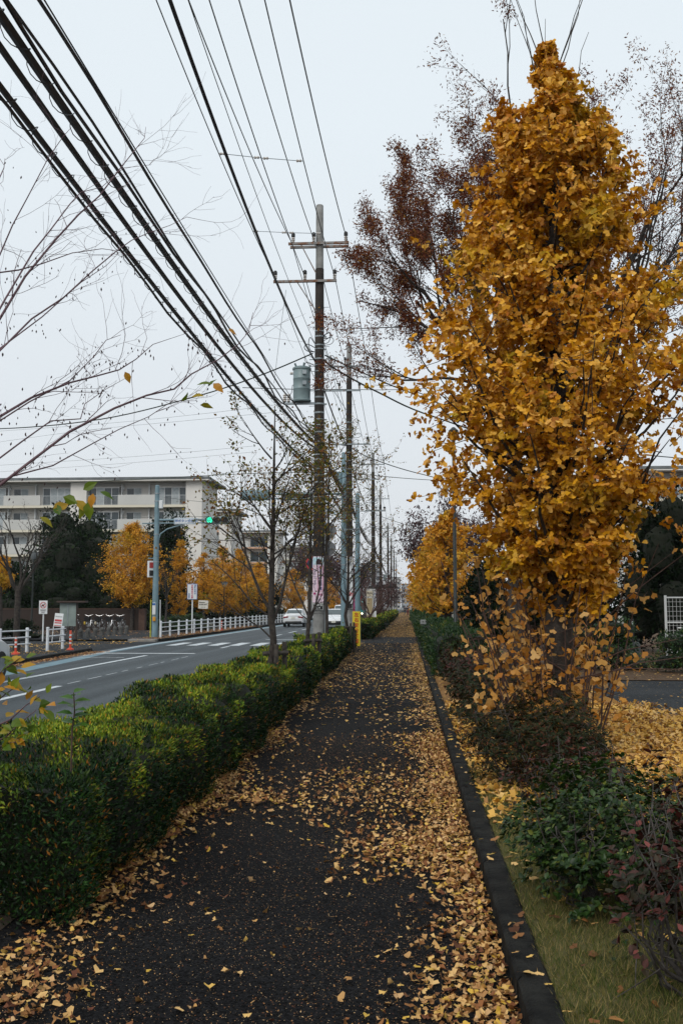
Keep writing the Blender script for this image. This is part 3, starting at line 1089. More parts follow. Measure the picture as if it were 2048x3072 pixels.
spreading('roadside_tree', 'second dull plum coloured tree farther along the right side', (4.0, 98, .05), 12.0, .7, 54, M_plum, 5000, .4, .2, .25, 6, 3, 0, 'plum coloured trees far along the road', minr=.015)
spreading('roadside_tree', 'dull plum coloured tree across the road behind the white cars', (-13.5, 150, 0), 13, .7, 55, M_plum, 5000, .5, .25, .2, 6, 3, 0, 'plum coloured trees far along the road', minr=.02)
spreading('roadside_tree', 'plum coloured tree across the road, right of the first utility pole', (-11.8, 172, 0), 14, .7, 56, M_plum, 5000, .5, .25, .2, 6, 3, 0, 'plum coloured trees far along the road', minr=.02)
# ================================================================== young street trees in the hedge strip
M_cherry = leaf_mat('thin_autumn_leaves', [(0, (.04, .06, .010)), (.3, (.12, .13, .014)), (.6, (.22, .12, .02)), (.85, (.18, .06, .02)), (1, (.36, .27, .03))], .35, .5)
M_yg = leaf_mat('yellow_green_leaves', [(0, (.06, .12, .01)), (.4, (.14, .19, .012)), (.7, (.38, .27, .02)), (1, (.50, .22, .02))], .35, .45)


def street_tree(label, x, y, h, seed, nleaf=900, tr=.055, fork=.28, stakes=True, nmain=2, maxlev=3, leaf=.055, lx=0):
    t = spreading('street_tree', label, (x, y, .03), h, .75, seed, M_cherry, nleaf, leaf, tr, fork, nmain, maxlev, -.1, 'young trees planted in the hedge strip', tmpl=OVATE, cat='tree', nch=5, ratio=.6, minr=.0025, wig=.12)
    rs = np.random.default_rng(seed + 500)
    # leader carried to the top, with low side limbs
    B = np.array([x, y, .03])
    pts = np.array([[0, 0, h * fork * .9], [.02, 0, h * .5], [.03, .02, h * .72], [.04, .02, h * .95]]) + B
    limbs = [(pts, np.array([tr * .9, tr * .7, tr * .42, .006]), 1)]
    out, tips = [], []
    for k in range(20):
        z = h * rs.uniform(.22, .86)
        a = rs.uniform(0, 6.28)
        grow(rs, B + np.array([0, 0, z]), (math.cos(a), math.sin(a), rs.uniform(.6, 1.1)), h * rs.uniform(.16, .27) * (1.15 - .5 * z / h), tr * .27, 2, 4, out, tips, .6, .25, 4, .14, .6, .6, 4, .0022)
    limbs_mesh('side_limbs', limbs + out, M_bark, t)
    tp = np.array([q[0] for q in tips])
    td = np.array([q[1] for q in tips])
    n = nleaf
    w = np.clip(tp[:, 2] / h, .05, 1) ** 2
    i = rs.choice(len(tp), n, p=w / w.sum())
    scatter('side_leaves', OVATE, tp[i] + rs.normal(size=(n, 3)) * .03, td[i] * .4 + rs.normal(size=(n, 3)) * .6 + np.array([0, 0, -.4]), rs.normal(size=(n, 3)) + np.array([0, 0, .5]), leaf * rs.uniform(.6, 1.2, n), M_cherry, t)
    if stakes:
        s = thing('tree_stake', (x + .12, y, .03), 'dark wooden stake frame tied to the ' + lx, 'stake', 'stakes beside the young trees')
        MB().tube([(x + .10, y - .10, -.1), (x + .10, y - .10, 1.0)], [.04, .036], 8).build('post', M_wood, s, True)
        MB().tube([(x + .20, y + .08, -.1), (x + .20, y + .08, 1.03)], [.04, .036], 8).build('post', M_wood, s, True)
        MB().tube([(x - .10, y - .1, .86), (x + .26, y + .03, .87)], .032, 8).build('crossbar', M_wood, s, True)
    return t


street_tree('thin-leaved young tree nearest the camera in the hedge strip', -2.03, 14.8, 4.8, 61, 1500, .055, .3, True, lx='nearest young tree')
street_tree('second young tree in the hedge strip with a slim dark trunk', -2.0, 20.3, 4.6, 62, 400, .045, .3, True, nmain=2, lx='second young tree')
street_tree('young tree in front of the brown utility pole with green tips', -2.12, 26.5, 6.6, 64, 2600, .045, .55, False, nmain=4, lx='')
street_tree('young tree beside the blue-grey signal pole', -2.0, 33.5, 5.8, 63, 700, .06, .3, True, lx='young tree by the blue-grey pole')
for k, y in enumerate((52, 58, 69, 75, 81, 88, 96)):
    spreading('bare_tree', ['bare brown tree just behind the yellow roadside sign', 'bare brown tree before the bus stop board', 'bare brown tree behind the bus shelter', 'second bare brown tree behind the bus shelter', 'third bare brown tree behind the bus shelter', 'fourth bare brown tree past the bus shelter', 'farthest bare brown tree in the hedge strip'][k],
              (-2.15, y, .03), 4.6, .8, 70 + k, M_plum, 500, .16, .07, .22, 6, 3, 0, 'bare trees along the far hedge', minr=.006, bark=M_twig)

# ================================================================== bare tree at the left edge, branches reaching into the picture
bt = thing('bare_tree', (-2.75, 4.6, .03), 'bare tree at the left edge with purple twigs and hanging seed pods', 'tree')
M_ptwig = mat('purple_twig', (.075, .036, .046), (.13, .075, .085), rough=.7, scale=20)
limbs_mesh('trunk', [(np.array([[-2.75, 4.6, -.05], [-2.78, 4.62, .7], [-2.72, 4.66, 1.4], [-2.74, 4.7, 2.2]]), np.array([.075, .06, .055, .04]), 0)], M_bark, bt, sides=(10,))
z7 = 1 / 1.568
brs = [[(-60, 2330), (120, 2190), (330, 2030), (540, 1920), (690, 1860), (820, 1830), (900, 1760), (1030, 1690), (1120, 1620), (1170, 1560), (1190, 1470)],
       [(-80, 2060), (0, 1960), (150, 1870), (330, 1800), (450, 1770), (560, 1740), (640, 1690), (720, 1620), (870, 1570)],
       [(-100, 1640), (0, 1500), (120, 1300), (260, 1130), (370, 1010), (470, 920), (560, 800), (640, 700), (680, 650), (687, 597)],
       [(-100, 1330), (0, 1200), (60, 1060), (130, 930), (230, 740), (300, 640), (336, 600)],
       [(-100, 1740), (0, 1650), (150, 1500), (300, 1400), (430, 1280), (550, 1180), (620, 1130), (700, 1095), (800, 1060), (880, 1020)],
       [(-80, 1700), (0, 1640), (200, 1490), (380, 1330), (500, 1250), (560, 1190)],
       [(-80, 2040), (0, 1980), (140, 1890), (330, 1790), (440, 1680), (500, 1600), (570, 1575)],
       [(-60, 2290), (60, 2240), (250, 2190), (430, 2090), (560, 2020), (700, 1960), (790, 1900), (830, 1880)],
       [(-60, 1560), (30, 1400), (160, 1180), (240, 1080), (330, 960), (380, 905), (480, 880), (580, 790), (712, 775)],
       [(-60, 960), (-20, 880), (20, 790), (25, 745)],
       [(-60, 1290), (90, 1270), (200, 1240), (340, 1190), (480, 1170), (560, 1180)],
       [(-60, 2200), (100, 2080), (240, 1980), (380, 1970), (400, 1900), (500, 1830), (590, 1780)]]
rs = np.random.default_rng(77)
limbs, tips, pods = [], [], []
for i, br in enumerate(brs):
    Y0, Y1 = 4.7 + .25 * (i % 4), 5.6 + .5 * (i % 3)
    pts = np.array([P(x * z7, y * z7, Y0 + (Y1 - Y0) * k / (len(br) - 1)) for k, (x, y) in enumerate(br)])
    base = np.array([-2.74, 4.68, min(2.1, max(.9, pts[0][2] - .35))])
    pts = np.vstack([base, pts])
    r0 = .009 if i in (0, 1, 2) else .006
    rad = np.linspace(r0, .0013, len(pts))
    limbs.append((pts, rad, 2))
    for k in range(2, len(pts) - 1):
        dv = pts[k + 1] - pts[k - 1]
        dv /= np.linalg.norm(dv)
        for q in range(2 if rs.uniform() < .6 else 1):
            s = pts[k] + (pts[k + 1] - pts[k]) * rs.uniform(0, 1)
            nd = dv + rs.normal(size=3) * .65
            grow(rs, s, nd, rs.uniform(.22, .5), max(rad[k] * .4, .0015), 3, 4, limbs, tips, .6, .1, 3, .16, .55, .6, 4, .001)
        if i in (1, 4, 5, 6, 7, 11) or k < 4:
            pods += [pts[k] + rs.normal(size=3) * .05 for _ in range(5)]
limbs_mesh('branches', limbs, M_ptwig, bt, sides=(8, 6, 6, 4, 3))
tp = np.array([q[0] for q in tips])
sel = tp[(tp[:, 2] < 3.1)]
sel = sel[rs.choice(len(sel), min(150, len(sel)), replace=False)]
pp = np.concatenate([sel, np.array(pods)])
pod = ([(0, 0, 0), (-.22, .5, .0), (0, .5, .22), (.22, .5, 0), (0, .5, -.22), (0, 1, 0)], [(0, 1, 2), (0, 2, 3), (0, 3, 4), (0, 4, 1), (5, 2, 1), (5, 3, 2), (5, 4, 3), (5, 1, 4)])
scatter('seed_pods', pod, pp - np.array([0, 0, .015]), np.tile([[0, 0, -1.]], (len(pp), 1)) + rs.normal(size=pp.shape) * .25, rs.normal(size=pp.shape), .022 * rs.uniform(.6, 1.2, len(pp)), mat('seed_pod', (.04, .015, .015), rough=.8), bt, 120, 'seed_pod')
# last leaves on it, and the leafy low shoots
LP = []
for (x, y), Y in (((575, 1190), 5.2), ((590, 1155), 5.2), ((560, 1200), 5.25), ((625, 1160), 5.2), ((640, 1150), 5.2), ((600, 1215), 5.2), ((685, 990), 6), ((375, 1115), 5.5)):
    LP.append(P(x, y, Y))
for (x, y) in ((190, 1490), (230, 1500), (250, 1470), (280, 1480), (265, 1505), (180, 1545), (120, 1550), (245, 1520), (300, 1475), (160, 1530)):
    LP.append(P(x, y, 5.0))
LP = np.array(LP)
scatter('last_leaves', OVATE, LP, rs.normal(size=LP.shape) * .5 + np.array([.5, 0, -.2]), rs.normal(size=LP.shape) * .5 + np.array([0, -.6, .6]), .085 * rs.uniform(.8, 1.2, len(LP)), M_yg, bt, 30)
limbs, LL, LD = [], [], []
for br in ([(-40, 2240), (20, 2210), (60, 2170), (110, 2130)], [(-40, 2130), (20, 2080), (50, 2060)], [(-40, 2060), (10, 2010), (40, 1990), (60, 1975)], [(-40, 2190), (30, 2160), (80, 2115), (120, 2090)], [(-40, 2260), (20, 2230), (60, 2225)]):
    pts = np.array([P(x, y, 4.7) for x, y in br])
    pts = np.vstack([[-2.72, 4.62, .6], pts])
    limbs.append((pts, np.linspace(.006, .002, len(pts)), 3))
    for k in range(2, len(pts)):
        for q in range(4):
            LL.append(pts[k] + rs.normal(size=3) * .03)
            LD.append(rs.normal(size=3) * .6 + np.array([.6, 0, .1]))
limbs_mesh('low_shoots', limbs, M_ptwig, bt)
LL = np.array(LL)
scatter('shoot_leaves', OVATE, LL, np.array(LD), rs.normal(size=LL.shape) * .4 + np.array([0, -.5, .7]), .075 * rs.uniform(.7, 1.2, len(LL)), M_yg, bt, 80)
# sapling growing out of the hedge
b0 = P(217, 2190, 5.6)
sp = thing('sapling', (b0[0], b0[1], .1), 'small green-leaved seedling standing up out of the hedge top', 'plant')
tip = P(222, 2078, 5.6)
limbs_mesh('stem', [(np.array([[b0[0], b0[1], .1], b0, (b0 + tip) / 2 + np.array([.01, 0, 0]), tip]), np.linspace(.006, .003, 4), 2)], M_twig, sp)
LL, LD = [], []
for k in range(12):
    f = k / 11
    q = b0 + (tip - b0) * (.1 + .9 * f)
    a = k * 2.4
    LL.append(q)
    LD.append([math.cos(a), math.sin(a) * .6, .15])
scatter('leaves', OVATE, np.array(LL), np.array(LD), np.tile([[0, -.3, 1.]], (12, 1)), .10, leaf_mat('seedling_leaves', [(0, (.03, .10, .012)), (1, (.08, .17, .02))], .35, .4), sp, 12)

# ================================================================== fallen leaves
M_fall = leaf_mat('fallen_leaves', [(0, (.07, .025, .012)), (.18, (.26, .11, .03)), (.45, (.56, .31, .10)), (.75, (.72, .46, .18)), (.9, (.66, .40, .05)), (1, (.45, .30, .06))], .12, .6,
                  patch=[(0, (.28, .12, .04)), (.5, (.58, .34, .13)), (1, (.74, .50, .24))], pscale=.9)
M_fall_y = leaf_mat('fallen_yellow_leaves', [(0, (.46, .22, .03)), (.4, (.66, .38, .08)), (.8, (.76, .47, .12)), (1, (.60, .30, .03))], .12, .6)
rs = np.random.default_rng(99)


def dens_path(x, y):
    r = 1.15 * np.exp(-((XK - x) / (.20 + .14 * np.sin(y * .9 + 1) ** 2 + .05 * np.sin(y * 2.3))) ** 2)     # drift along the kerb
    l = np.exp(-np.clip(x + 1.60 + .0125 * (y - 5), 0, 9) / (.10 + .05 * np.sin(y * 1.7))) * np.where(y > 5.2, .8, .3)
    p = np.stack([x, y * .7, 0 * x], 1)
    mid = np.clip(noise3(p, 5, 1.6) * .5 - .12, 0, 1) * np.clip((y - 5.5) / 4, 0, 1) * .35
    patch = .85 * np.exp(-((x - .05) / .38) ** 2 - ((y - 6.6) / .45) ** 2) + .26 * np.exp(-((x + .2) / .75) ** 2 - ((y - 8.7) / .9) ** 2) + .6 * np.exp(-((x + 1.2) / .3) ** 2 - ((y - 8.2) / .25) ** 2)
    corner = .3 * np.exp(-((x + 1.62) / .28) ** 2 - ((y - 4.0) / .45) ** 2)
    far = np.clip((y - 12) / 60, 0, .13) + np.where(y > 51, .5, 0)
    gap = np.where((y > 42.5) & (y < 51), .12, 1)
    return np.clip(r + l + mid + patch + corner + .012 + far, 0, 1.1) * gap


def fallen(n, x0, x1, y0, y1, dens, z, size, m, name, label, top=0, tmpl=GINKGO_FLAT, tilt=.22, labels=None):
    x, y = rs.uniform(x0, x1, n * 6), rs.uniform(y0, y1, n * 6)
    k = rs.uniform(0, 1.1, n * 6) < dens(x, y)
    x, y = x[k][:n], y[k][:n]
    c = len(x)
    pos = np.stack([x, y, z + rs.uniform(.002, .022, c)], 1)
    a = rs.uniform(0, 6.283, c)
    d = np.stack([np.cos(a), np.sin(a), rs.normal(0, tilt, c)], 1)
    nn = rs.normal(size=(c, 3)) * tilt + np.array([0, 0, 1])
    sz = size * np.clip(np.exp(rs.normal(-.08, .32, c)), .4, 1.45)
    o = scatter(name, tmpl, pos, d, nn, sz, m, None, top, 'fallen_leaf', labels)
    if o: tag(o, label, 'leaves', kind='stuff')
    return o


CRUMPLE = ginkgo_leaf(.55, True, .12)
M_fall_b = leaf_mat('fallen_brown_leaves', [(0, (.10, .03, .015)), (.35, (.26, .10, .03)), (.7, (.46, .25, .09)), (1, (.62, .40, .20))], .1, .7)
one = lambda x, y: np.ones_like(x)
fallen(4200, -1.85, XK - .01, 3.2, 12.5, dens_path, .004, .024, M_fall_b, 'fallen_leaves', 'rust brown leaves mixed into the near drifts', 0, CRUMPLE, .4)
fallen(4200, -1.85, XK - .01, 3.2, 12.5, dens_path, .004, .024, M_fall, 'fallen_leaves', 'curled tan leaves in the near drifts', 0, CRUMPLE, .45)
fallen(3000, -1.85, XK - .01, 3.2, 12.5, dens_path, .002, .027, M_fall, 'fallen_leaves', 'loose tan leaves drifted over the near footpath', 180, labels=('single fallen ginkgo leaf lying on the dark footpath', 'leaf', 'fallen leaves on the footpath'))
fallen(3500, -2.1, XK - .01, 12.5, 34, dens_path, .002, .031, M_fall_b, 'fallen_leaves', 'rust brown leaves along the middle footpath edges', 0, QUAD, .4)
fallen(8000, -2.1, XK - .01, 12.5, 34, dens_path, .002, .031, M_fall, 'fallen_leaves', 'loose tan leaves on the middle stretch of footpath', 0, GINKGO_FLAT)
fallen(9000, -2.1, XK - .01, 34, 75, dens_path, .002, .06, M_fall, 'fallen_leaves', 'leaves strewn over the far footpath past the driveway', 0, QUAD)
fallen(6000, -1.8, XK - .01, 75, 260, lambda x, y: np.full_like(x, .8), .002, .17, M_fall, 'fallen_leaves', 'leaf cover on the footpath in the far distance', 0, QUAD, .12)
# small crumbs and stalks near the camera
crumb = ([(0, 0, 0), (-.2, .5, .05), (0, 1, 0), (.25, .4, .03)], [(0, 1, 2), (0, 2, 3)])
fallen(19000, -1.76, XK - .01, 3.2, 12, lambda x, y: .35 + .5 * np.clip(noise3(np.stack([x, y, x * 0], 1), 8, 2.) + .2, 0, 1), .0, .008, M_fall_b, 'leaf_crumbs', 'crumbled leaf scraps on the near footpath', 0, crumb, .3)
# bank of yellow leaves on the right
def dens_bank(x, y):
    edge = np.clip((y - 7.0 - .5 * np.sin(x * 3)) / 1.0, 0, 1)
    return np.where(x < 2.4, np.clip((y - 6.6) / 1.6, .03, 1), np.where(x > 3 + (y < 9.8) * 3.5, np.clip(1 - (x - (3.2 + np.clip(14.5 - y, 0, 4) * .85)) * 1.5, 0.02, 1), 1) * edge)
fallen(5000, XK + .135, 7.0, 6.3, 15.5, dens_bank, .095, .044, M_fall, 'fallen_leaves', 'tan leaves mixed into the yellow carpet', 0, CRUMPLE, .4)
fallen(5000, XK + .135, 7.0, 6.3, 15.5, dens_bank, .094, .046, M_fall_y, 'fallen_leaves', 'curled yellow leaves in the carpet round the ginkgo', 0, CRUMPLE, .45)
fallen(11000, XK + .135, 7.0, 6.3, 15.5, dens_bank, .088, .046, M_fall_y, 'fallen_leaves', 'thick bright yellow leaf carpet around the ginkgo', 80, labels=('single yellow leaf in the carpet round the ginkgo', 'leaf', 'yellow leaves under the ginkgo'))
fallen(330, XK + .135, 2.6, 3.0, 7.2, one, .10, .036, M_fall, 'fallen_leaves', 'scattered tan leaves on the lawn by the kerb', 40, labels=('single tan leaf lying on the lawn', 'leaf', 'fallen leaves on the lawn'))
fallen(3500, XK + .135, 3.2, 15.5, 34, one, .08, .07, M_fall, 'fallen_leaves', 'leaves under the shrubs in the far kerb bed', 0, QUAD)
fallen(1800, 3.2, 14, 20.8, 27, one, .055, .06, M_fall, 'fallen_leaves', 'brown leaf litter beyond the side road on the right', 0, QUAD)
fallen(260, 3.6, 8.5, 9.5, 20.5, one, .04, .05, M_fall_y, 'fallen_leaves', 'few yellow leaves on the side road asphalt', 0, QUAD)
fallen(110, XK + .02, XK + .11, 4, 30, one, .108, .03, M_fall, 'fallen_leaves', 'leaves resting on top of the kerb stones', 0)
# across the road
fallen(3500, -12.2, -10.6, 22, 36, lambda x, y: np.clip(1.1 - np.abs(x + 11.05 + .02 * (y - 27)) * 2.2, 0, 1), -.085, .07, M_fall_b, 'fallen_leaves', 'brown leaves piled along the far gutter on the left', 0, QUAD)
fallen(4500, -13.4, -11.7, 47.5, 80, lambda x, y: np.clip(1.15 - np.abs(x + 12.2) * .8, 0, 1), .005, .09, M_fall_b, 'fallen_leaves', 'rust brown leaves under the long white railing', 0, QUAD)
fallen(900, -15.5, -11.8, 32, 47, lambda x, y: np.clip(noise3(np.stack([x, y, x * 0], 1), 3, 1.) + .3, .05, 1), .006, .09, M_fall_y, 'fallen_leaves', 'pale yellow leaves on the side street corner', 0, QUAD)
fallen(1200, -24, -15, 47.5, 64, lambda x, y: np.clip((y - 50) / 14, .1, 1), -.012, .10, M_fall_b, 'fallen_leaves', 'scattered leaves in front of the parked bicycles', 0, QUAD)

# lawn
M_grass = leaf_mat('grass_blades', [(0, (.03, .06, .010)), (.4, (.09, .115, .02)), (.75, (.21, .17, .05)), (1, (.40, .30, .12))], .3, .6,
                   patch=[(0, (.05, .10, .016)), (.6, (.12, .17, .03)), (1, (.3, .27, .07))], pscale=2.2)
blade = ([(-.035, 0, 0), (.035, 0, 0), (.02, 1, .25)], [(0, 1, 2)])
n = 130000
x, y = rs.uniform(XK + .12, 2.6, n), 3.0 + 6.6 * rs.uniform(0, 1, n) ** 1.35
k = rs.uniform(size=n) < np.clip(1.25 - (x - .6) * .5, .25, 1)
x, y = x[k], y[k]
n = len(x)
pos = np.stack([x, y, np.full(n, .083)], 1)
tx, ty = rs.uniform(XK + .14, 2.4, 170), 3.0 + 6.0 * rs.uniform(0, 1, 170) ** 1.2
tp_ = np.repeat(np.stack([tx, ty, np.full(170, .083)], 1), 16, 0) + rs.normal(size=(170 * 16, 3)) * np.array([.02, .02, 0])
tuft = scatter('grass_tufts', blade, tp_, rs.normal(size=tp_.shape) * np.array([.5, .5, .1]) + np.array([0, 0, 1]), rs.normal(size=tp_.shape), np.repeat(.07 * rs.uniform(.6, 1.4, 170), 16), M_grass)
tag(tuft, 'taller grass tufts in the lawn beside the kerb', 'grass', kind='stuff')
weed = rs.uniform(size=(60, 2)) * np.array([1.5, 5.0]) + np.array([XK + .2, 3.1])
wp = np.repeat(np.concatenate([weed, np.full((60, 1), .09)], 1), 7, 0) + rs.normal(size=(420, 3)) * np.array([.025, .025, .006])
wd = scatter('lawn_weeds', OVATE, wp, rs.normal(size=wp.shape) * np.array([1, 1, .2]) + np.array([0, 0, .25]), np.array([0, 0, 1.]) + rs.normal(size=wp.shape) * .25, .032 * rs.uniform(.5, 1.2, 420), M_hedge_d)
tag(wd, 'flat dark green weeds in the lawn', 'weeds', kind='stuff')
g = scatter('lawn_grass', blade, pos, np.stack([rs.normal(0, .55, n) - .35 * np.exp(-(x - XK - .12) / .05), rs.normal(0, .55, n), np.ones(n)], 1), rs.normal(size=(n, 3)), .042 * rs.uniform(.5, 1.3, n), M_grass)
tag(g, 'short mixed green and straw grass beside the kerb', 'grass', kind='stuff')
# ================================================================== utility poles
M_conc_pole = mat('pole_concrete', (.26, .26, .25), (.15, .15, .145), rough=.85, scale=3.5, detail=8, bump=.3)
M_brown_pole = mat('pole_brown_sleeve', (.017, .013, .011), (.035, .027, .022), rough=.8, scale=4, bump=.2)
M_rust = mat('rusty_arm_steel', (.22, .21, .20), (.17, .085, .05), rough=.8, scale=6, lo=.45, hi=.6)
M_porc = mat('porcelain', (.55, .53, .50), (.40, .36, .33), rough=.3, scale=8)
M_trans = mat('transformer_paint', (.20, .27, .28), (.15, .20, .21), rough=.45, scale=3)
POLES = [(-2.66, 30.0, 14.05, .185), (-2.62, 45.0, 13.65, .175), (-2.62, 77.0, 13.5, .175), (-2.72, 102.0, 13.4, .17), (-2.72, 141.0, 13.4, .17), (-2.72, 170.0, 13.3, .17), (-2.72, 205.0, 13.3, .17), (-2.72, 245.0, 13.3, .17)]
PLAB = ['tall brown utility pole with grey transformer drum and advert board, nearest', 'second utility pole in line, behind the blue-grey signal pole', 'third utility pole in line, behind the bus stop board', 'fourth utility pole in the row', 'fifth utility pole in the row with a grey box',
        'sixth utility pole in the row, hazy', 'seventh utility pole in the row, hazy', 'last hazy utility pole at the end of the row']
ARMS = [(12.78, -3.62, -1.74), (11.58, -4.08, -2.12)]


def insulator(x, y, z, t, s=1.0):
    o = MB().lathe([(.02, 0), (.05, .02), (.035, .05), (.06, .07), (.04, .10), (.06, .12), (.045, .16), (.05, .17)], (x, y, z), 10).build('insulator', M_porc, t, True)
    MB().lathe([(.05, 0), (.062, .03), (.058, .12), (.03, .15)], (x, y, z + .165), 10).build('cap', M_black, o, True)


for k, (x, y, h, r) in enumerate(POLES):
    t = thing('utility_pole', (x, y, 0), PLAB[k], 'utility pole', 'utility poles along the road')
    n = 20 if k < 2 else 12
    rz = lambda z: r * (1 - .38 * z / h)
    MB().lathe([(r, -.2), (rz(1.62), 1.62)], (x, y, 0), n).build('pole_base', M_conc_pole, t, True)
    MB().lathe([(rz(1.62) + .006, 1.6), (rz(12.0) + .006, 12.0)], (x, y, 0), n).build('brown_sleeve', M_brown_pole, t, True)
    MB().lathe([(rz(12.0) - .004, 11.98), (rz(h), h - .03), (rz(h) * .9, h)], (x, y, 0), n).build('pole_top', M_conc_pole, t, True)
    for ai, (z, xa, xb) in enumerate(ARMS):
        z -= .0 if k == 0 else .15
        dx = x + 2.66
        if k == 0 or ai == 1:
            MB().box(xa + dx, xb + dx, y - .19, y - .12, z - .045, z + .03).build('crossarm', M_rust if k == 0 else M_steel, t)
        if ai == 0:
            MB().box(xa + dx + .02, xb + dx - .02, y + .12, y + .19, z - .045, z + .03).build('crossarm', M_rust if k == 0 else M_steel, t)
        MB().tube([(xa + dx + (.4 if ai == 0 else .75), y - .155, z - .05), (x - .1, y - .12, z - .95)], .018, 6).build('arm_brace', M_rust if k == 0 else M_steel, t, True)
        for q, fx in enumerate((.03, .5, .97) if ai == 1 else (.08, .42, .95)):
            insulator(xa + (xb - xa) * fx + dx, y - .155, z + .03, t)
    if k in (1, 2):
        MB().box(x - .95, x + .95, y - .17, y - .11, 8.9, 8.96).build('crossarm', M_steel, t)
        for fx in (-.9, 0.85):
            insulator(x + fx, y - .14, 8.96, t)
    nb = 26 if k == 0 else (16 if k == 1 else (8 if k < 5 else 3))
    rs = np.random.default_rng(300 + k)
    for q in range(nb):
        z = 4.6 + 5.6 * (q + rs.uniform(0, .5)) / nb
        w = rs.uniform(.022, .05)
        rb = rz(z) + .012
        b = MB().lathe([(rb, 0), (rb, w)], (x, y, z), 14)
        if q % 2 == 0: b.box(x + rb - .01, x + rb + .07, y - .03, y + .03, z, z + w)
        if q % 5 == 1: b.box(x - rb - .16, x - rb + .01, y - .02, y + .02, z, z + .02)
        b.build('steel_band', M_steel, t)
    if k < 3:
        for q in range(10):
            z = 5.2 + q * .62
            sgn = 1 if q % 2 else -1
            MB().tube([(x + sgn * rz(z), y, z), (x + sgn * (rz(z) + .17), y, z)], .009, 5).build('step_bolt', M_steel, t)
    # tangle of cable loops and joint boxes under the arms
    if k < 4:
        for q in range(14 if k == 0 else 7):
            z0 = rs.uniform(8.9, 10.1) if q < 9 else rs.uniform(5.6, 6.6)
            sgn = rs.choice([-1, 1])
            w_, hh = rs.uniform(.18, .5), rs.uniform(.2, .6)
            pts = [(x + sgn * rz(z0), y - .1, z0), (x + sgn * (rz(z0) + w_ * .7), y - .15, z0 + hh * .35), (x + sgn * (rz(z0) + w_), y - .15, z0), (x + sgn * (rz(z0) + w_ * .7), y - .14, z0 - hh * .4), (x + sgn * rz(z0), y - .12, z0 - hh * .5)]
            sm = []
            for i in range(len(pts) - 1):
                a0, a1 = np.array(pts[i]), np.array(pts[i + 1])
                pm = np.array(pts[max(i - 1, 0)])
                pq = np.array(pts[min(i + 2, len(pts) - 1)])
                for u in np.linspace(0, 1, 4, endpoint=False):
                    sm.append(.5 * ((2 * a0) + (a1 - pm) * u + (2 * pm - 5 * a0 + 4 * a1 - pq) * u ** 2 + (-pm + 3 * a0 - 3 * a1 + pq) * u ** 3))
            sm.append(np.array(pts[-1]))
            MB().tube(sm, rs.uniform(.008, .016), 5).build('cable_loop', M_cable, t, True)
    if k == 0:
        # transformer drum on its bracket
        cx, cy = -3.2, y - .02
        tr = MB().lathe([(.27, 7.80), (.285, 7.82), (.285, 7.86), (.265, 7.88), (.265, 8.18), (.272, 8.19), (.272, 8.21), (.265, 8.22), (.265, 8.50), (.272, 8.51), (.272, 8.53), (.265, 8.54), (.265, 8.80), (.29, 8.81), (.29, 8.86), (.22, 8.90)], (cx, cy, 0), 28).build('transformer', M_trans, t, True)
        for zz in (8.35, 8.68):
            MB().box(cx + .05, cx + .17, cy - .30, cy - .255, zz - .06, zz + .06).build('terminal_plate', M_steel, tr)
        for aa in (-2.4, -1.2, .3):
            MB().tube([(cx + .2 * math.cos(aa), cy + .2 * math.sin(aa), 8.86), (cx + .27 * math.cos(aa), cy + .27 * math.sin(aa), 8.98)], .03, 6).build('lug', M_trans, tr)
        MB().tube([(cx - .27, cy - .02, 8.70), (cx - .36, cy - .03, 8.70)], .04, 10).build('bushing', M_porc, tr, True)
        MB().box(-3.75, -2.75, y - .08, y - .02, 7.72, 7.79).build('bracket', M_steel, t)
        for bx in (-3.72, -3.6):
            MB().lathe([(.03, 0), (.06, .03), (.04, .06), (.06, .09), (.04, .12), (.06, .15), (.04, .18), (.06, .21), (.03, .26)], (bx, y - .05, 7.8), 10).build('fuse', M_porc, t, True)
        MB().tube([(-3.36, y - .1, 8.4), (-3.48, y - .12, 8.3), (-3.5, y - .1, 8.1), (-3.6, y - .06, 7.95)], .01, 5).build('lead', M_cable, t, True)
        # advert board strapped to the pole, facing the camera
        M_pink = mat('pale_pink_board', (.66, .50, .60), (.72, .58, .66), rough=.45, scale=2)
        M_navy = mat('navy_print', (.04, .03, .14), rough=.5)
        M_mag = mat('magenta_print', (.42, .02, .16), rough=.5)
        M_pale = mat('pale_sky_print', (.40, .60, .68), (.6, .68, .72), rough=.5, scale=5)
        ya = y - r - .02
        ad = MB().obox((x - .005, ya, 2.36), (.33, .012, 1.38), bev=.005).build('advert_board', M_pink, t)
        MB().box(x - .165, x + .158, ya - .011, ya - .007, 2.80, 3.03).build('picture_panel', M_pale, ad)
        MB().extrude([(x - .07, ya - .013, 2.81), (x + .09, ya - .013, 2.81), (x + .10, ya - .013, 2.87), (x + .07, ya - .013, 2.95), (x + .02, ya - .013, 2.99), (x - .04, ya - .013, 2.97), (x - .07, ya - .013, 2.90)], (0, -.003, 0)).build('picture_shape', mat('dark_print', (.03, .012, .02), rough=.6), ad)
        text('lettering', '\n'.join('のぞみの古戸館'), .105, (x + .062, ya - .012, 2.40), M_navy, ad, spacing=1.0)
        text('lettering', '\n'.join('クリニック'), .085, (x - .105, ya - .012, 2.42), M_navy, ad, spacing=1.2)
        for (xa, xb, za, zb) in ((x - .02, x - .010, 2.02, 2.76), (x + .134, x + .144, 2.02, 2.76), (x - .02, x + .144, 2.01, 2.02), (x - .02, x + .144, 2.76, 2.77)):
            MB().box(xa, xb, ya - .011, ya - .008, za, zb).build('printed_frame', M_mag, ad)
        text('lettering', '予約', .075, (x + .06, ya - .012, 1.90), M_mag, ad)
        text('lettering', '0 1 7', .08, (x + .0, ya - .012, 1.76), M_navy, ad)
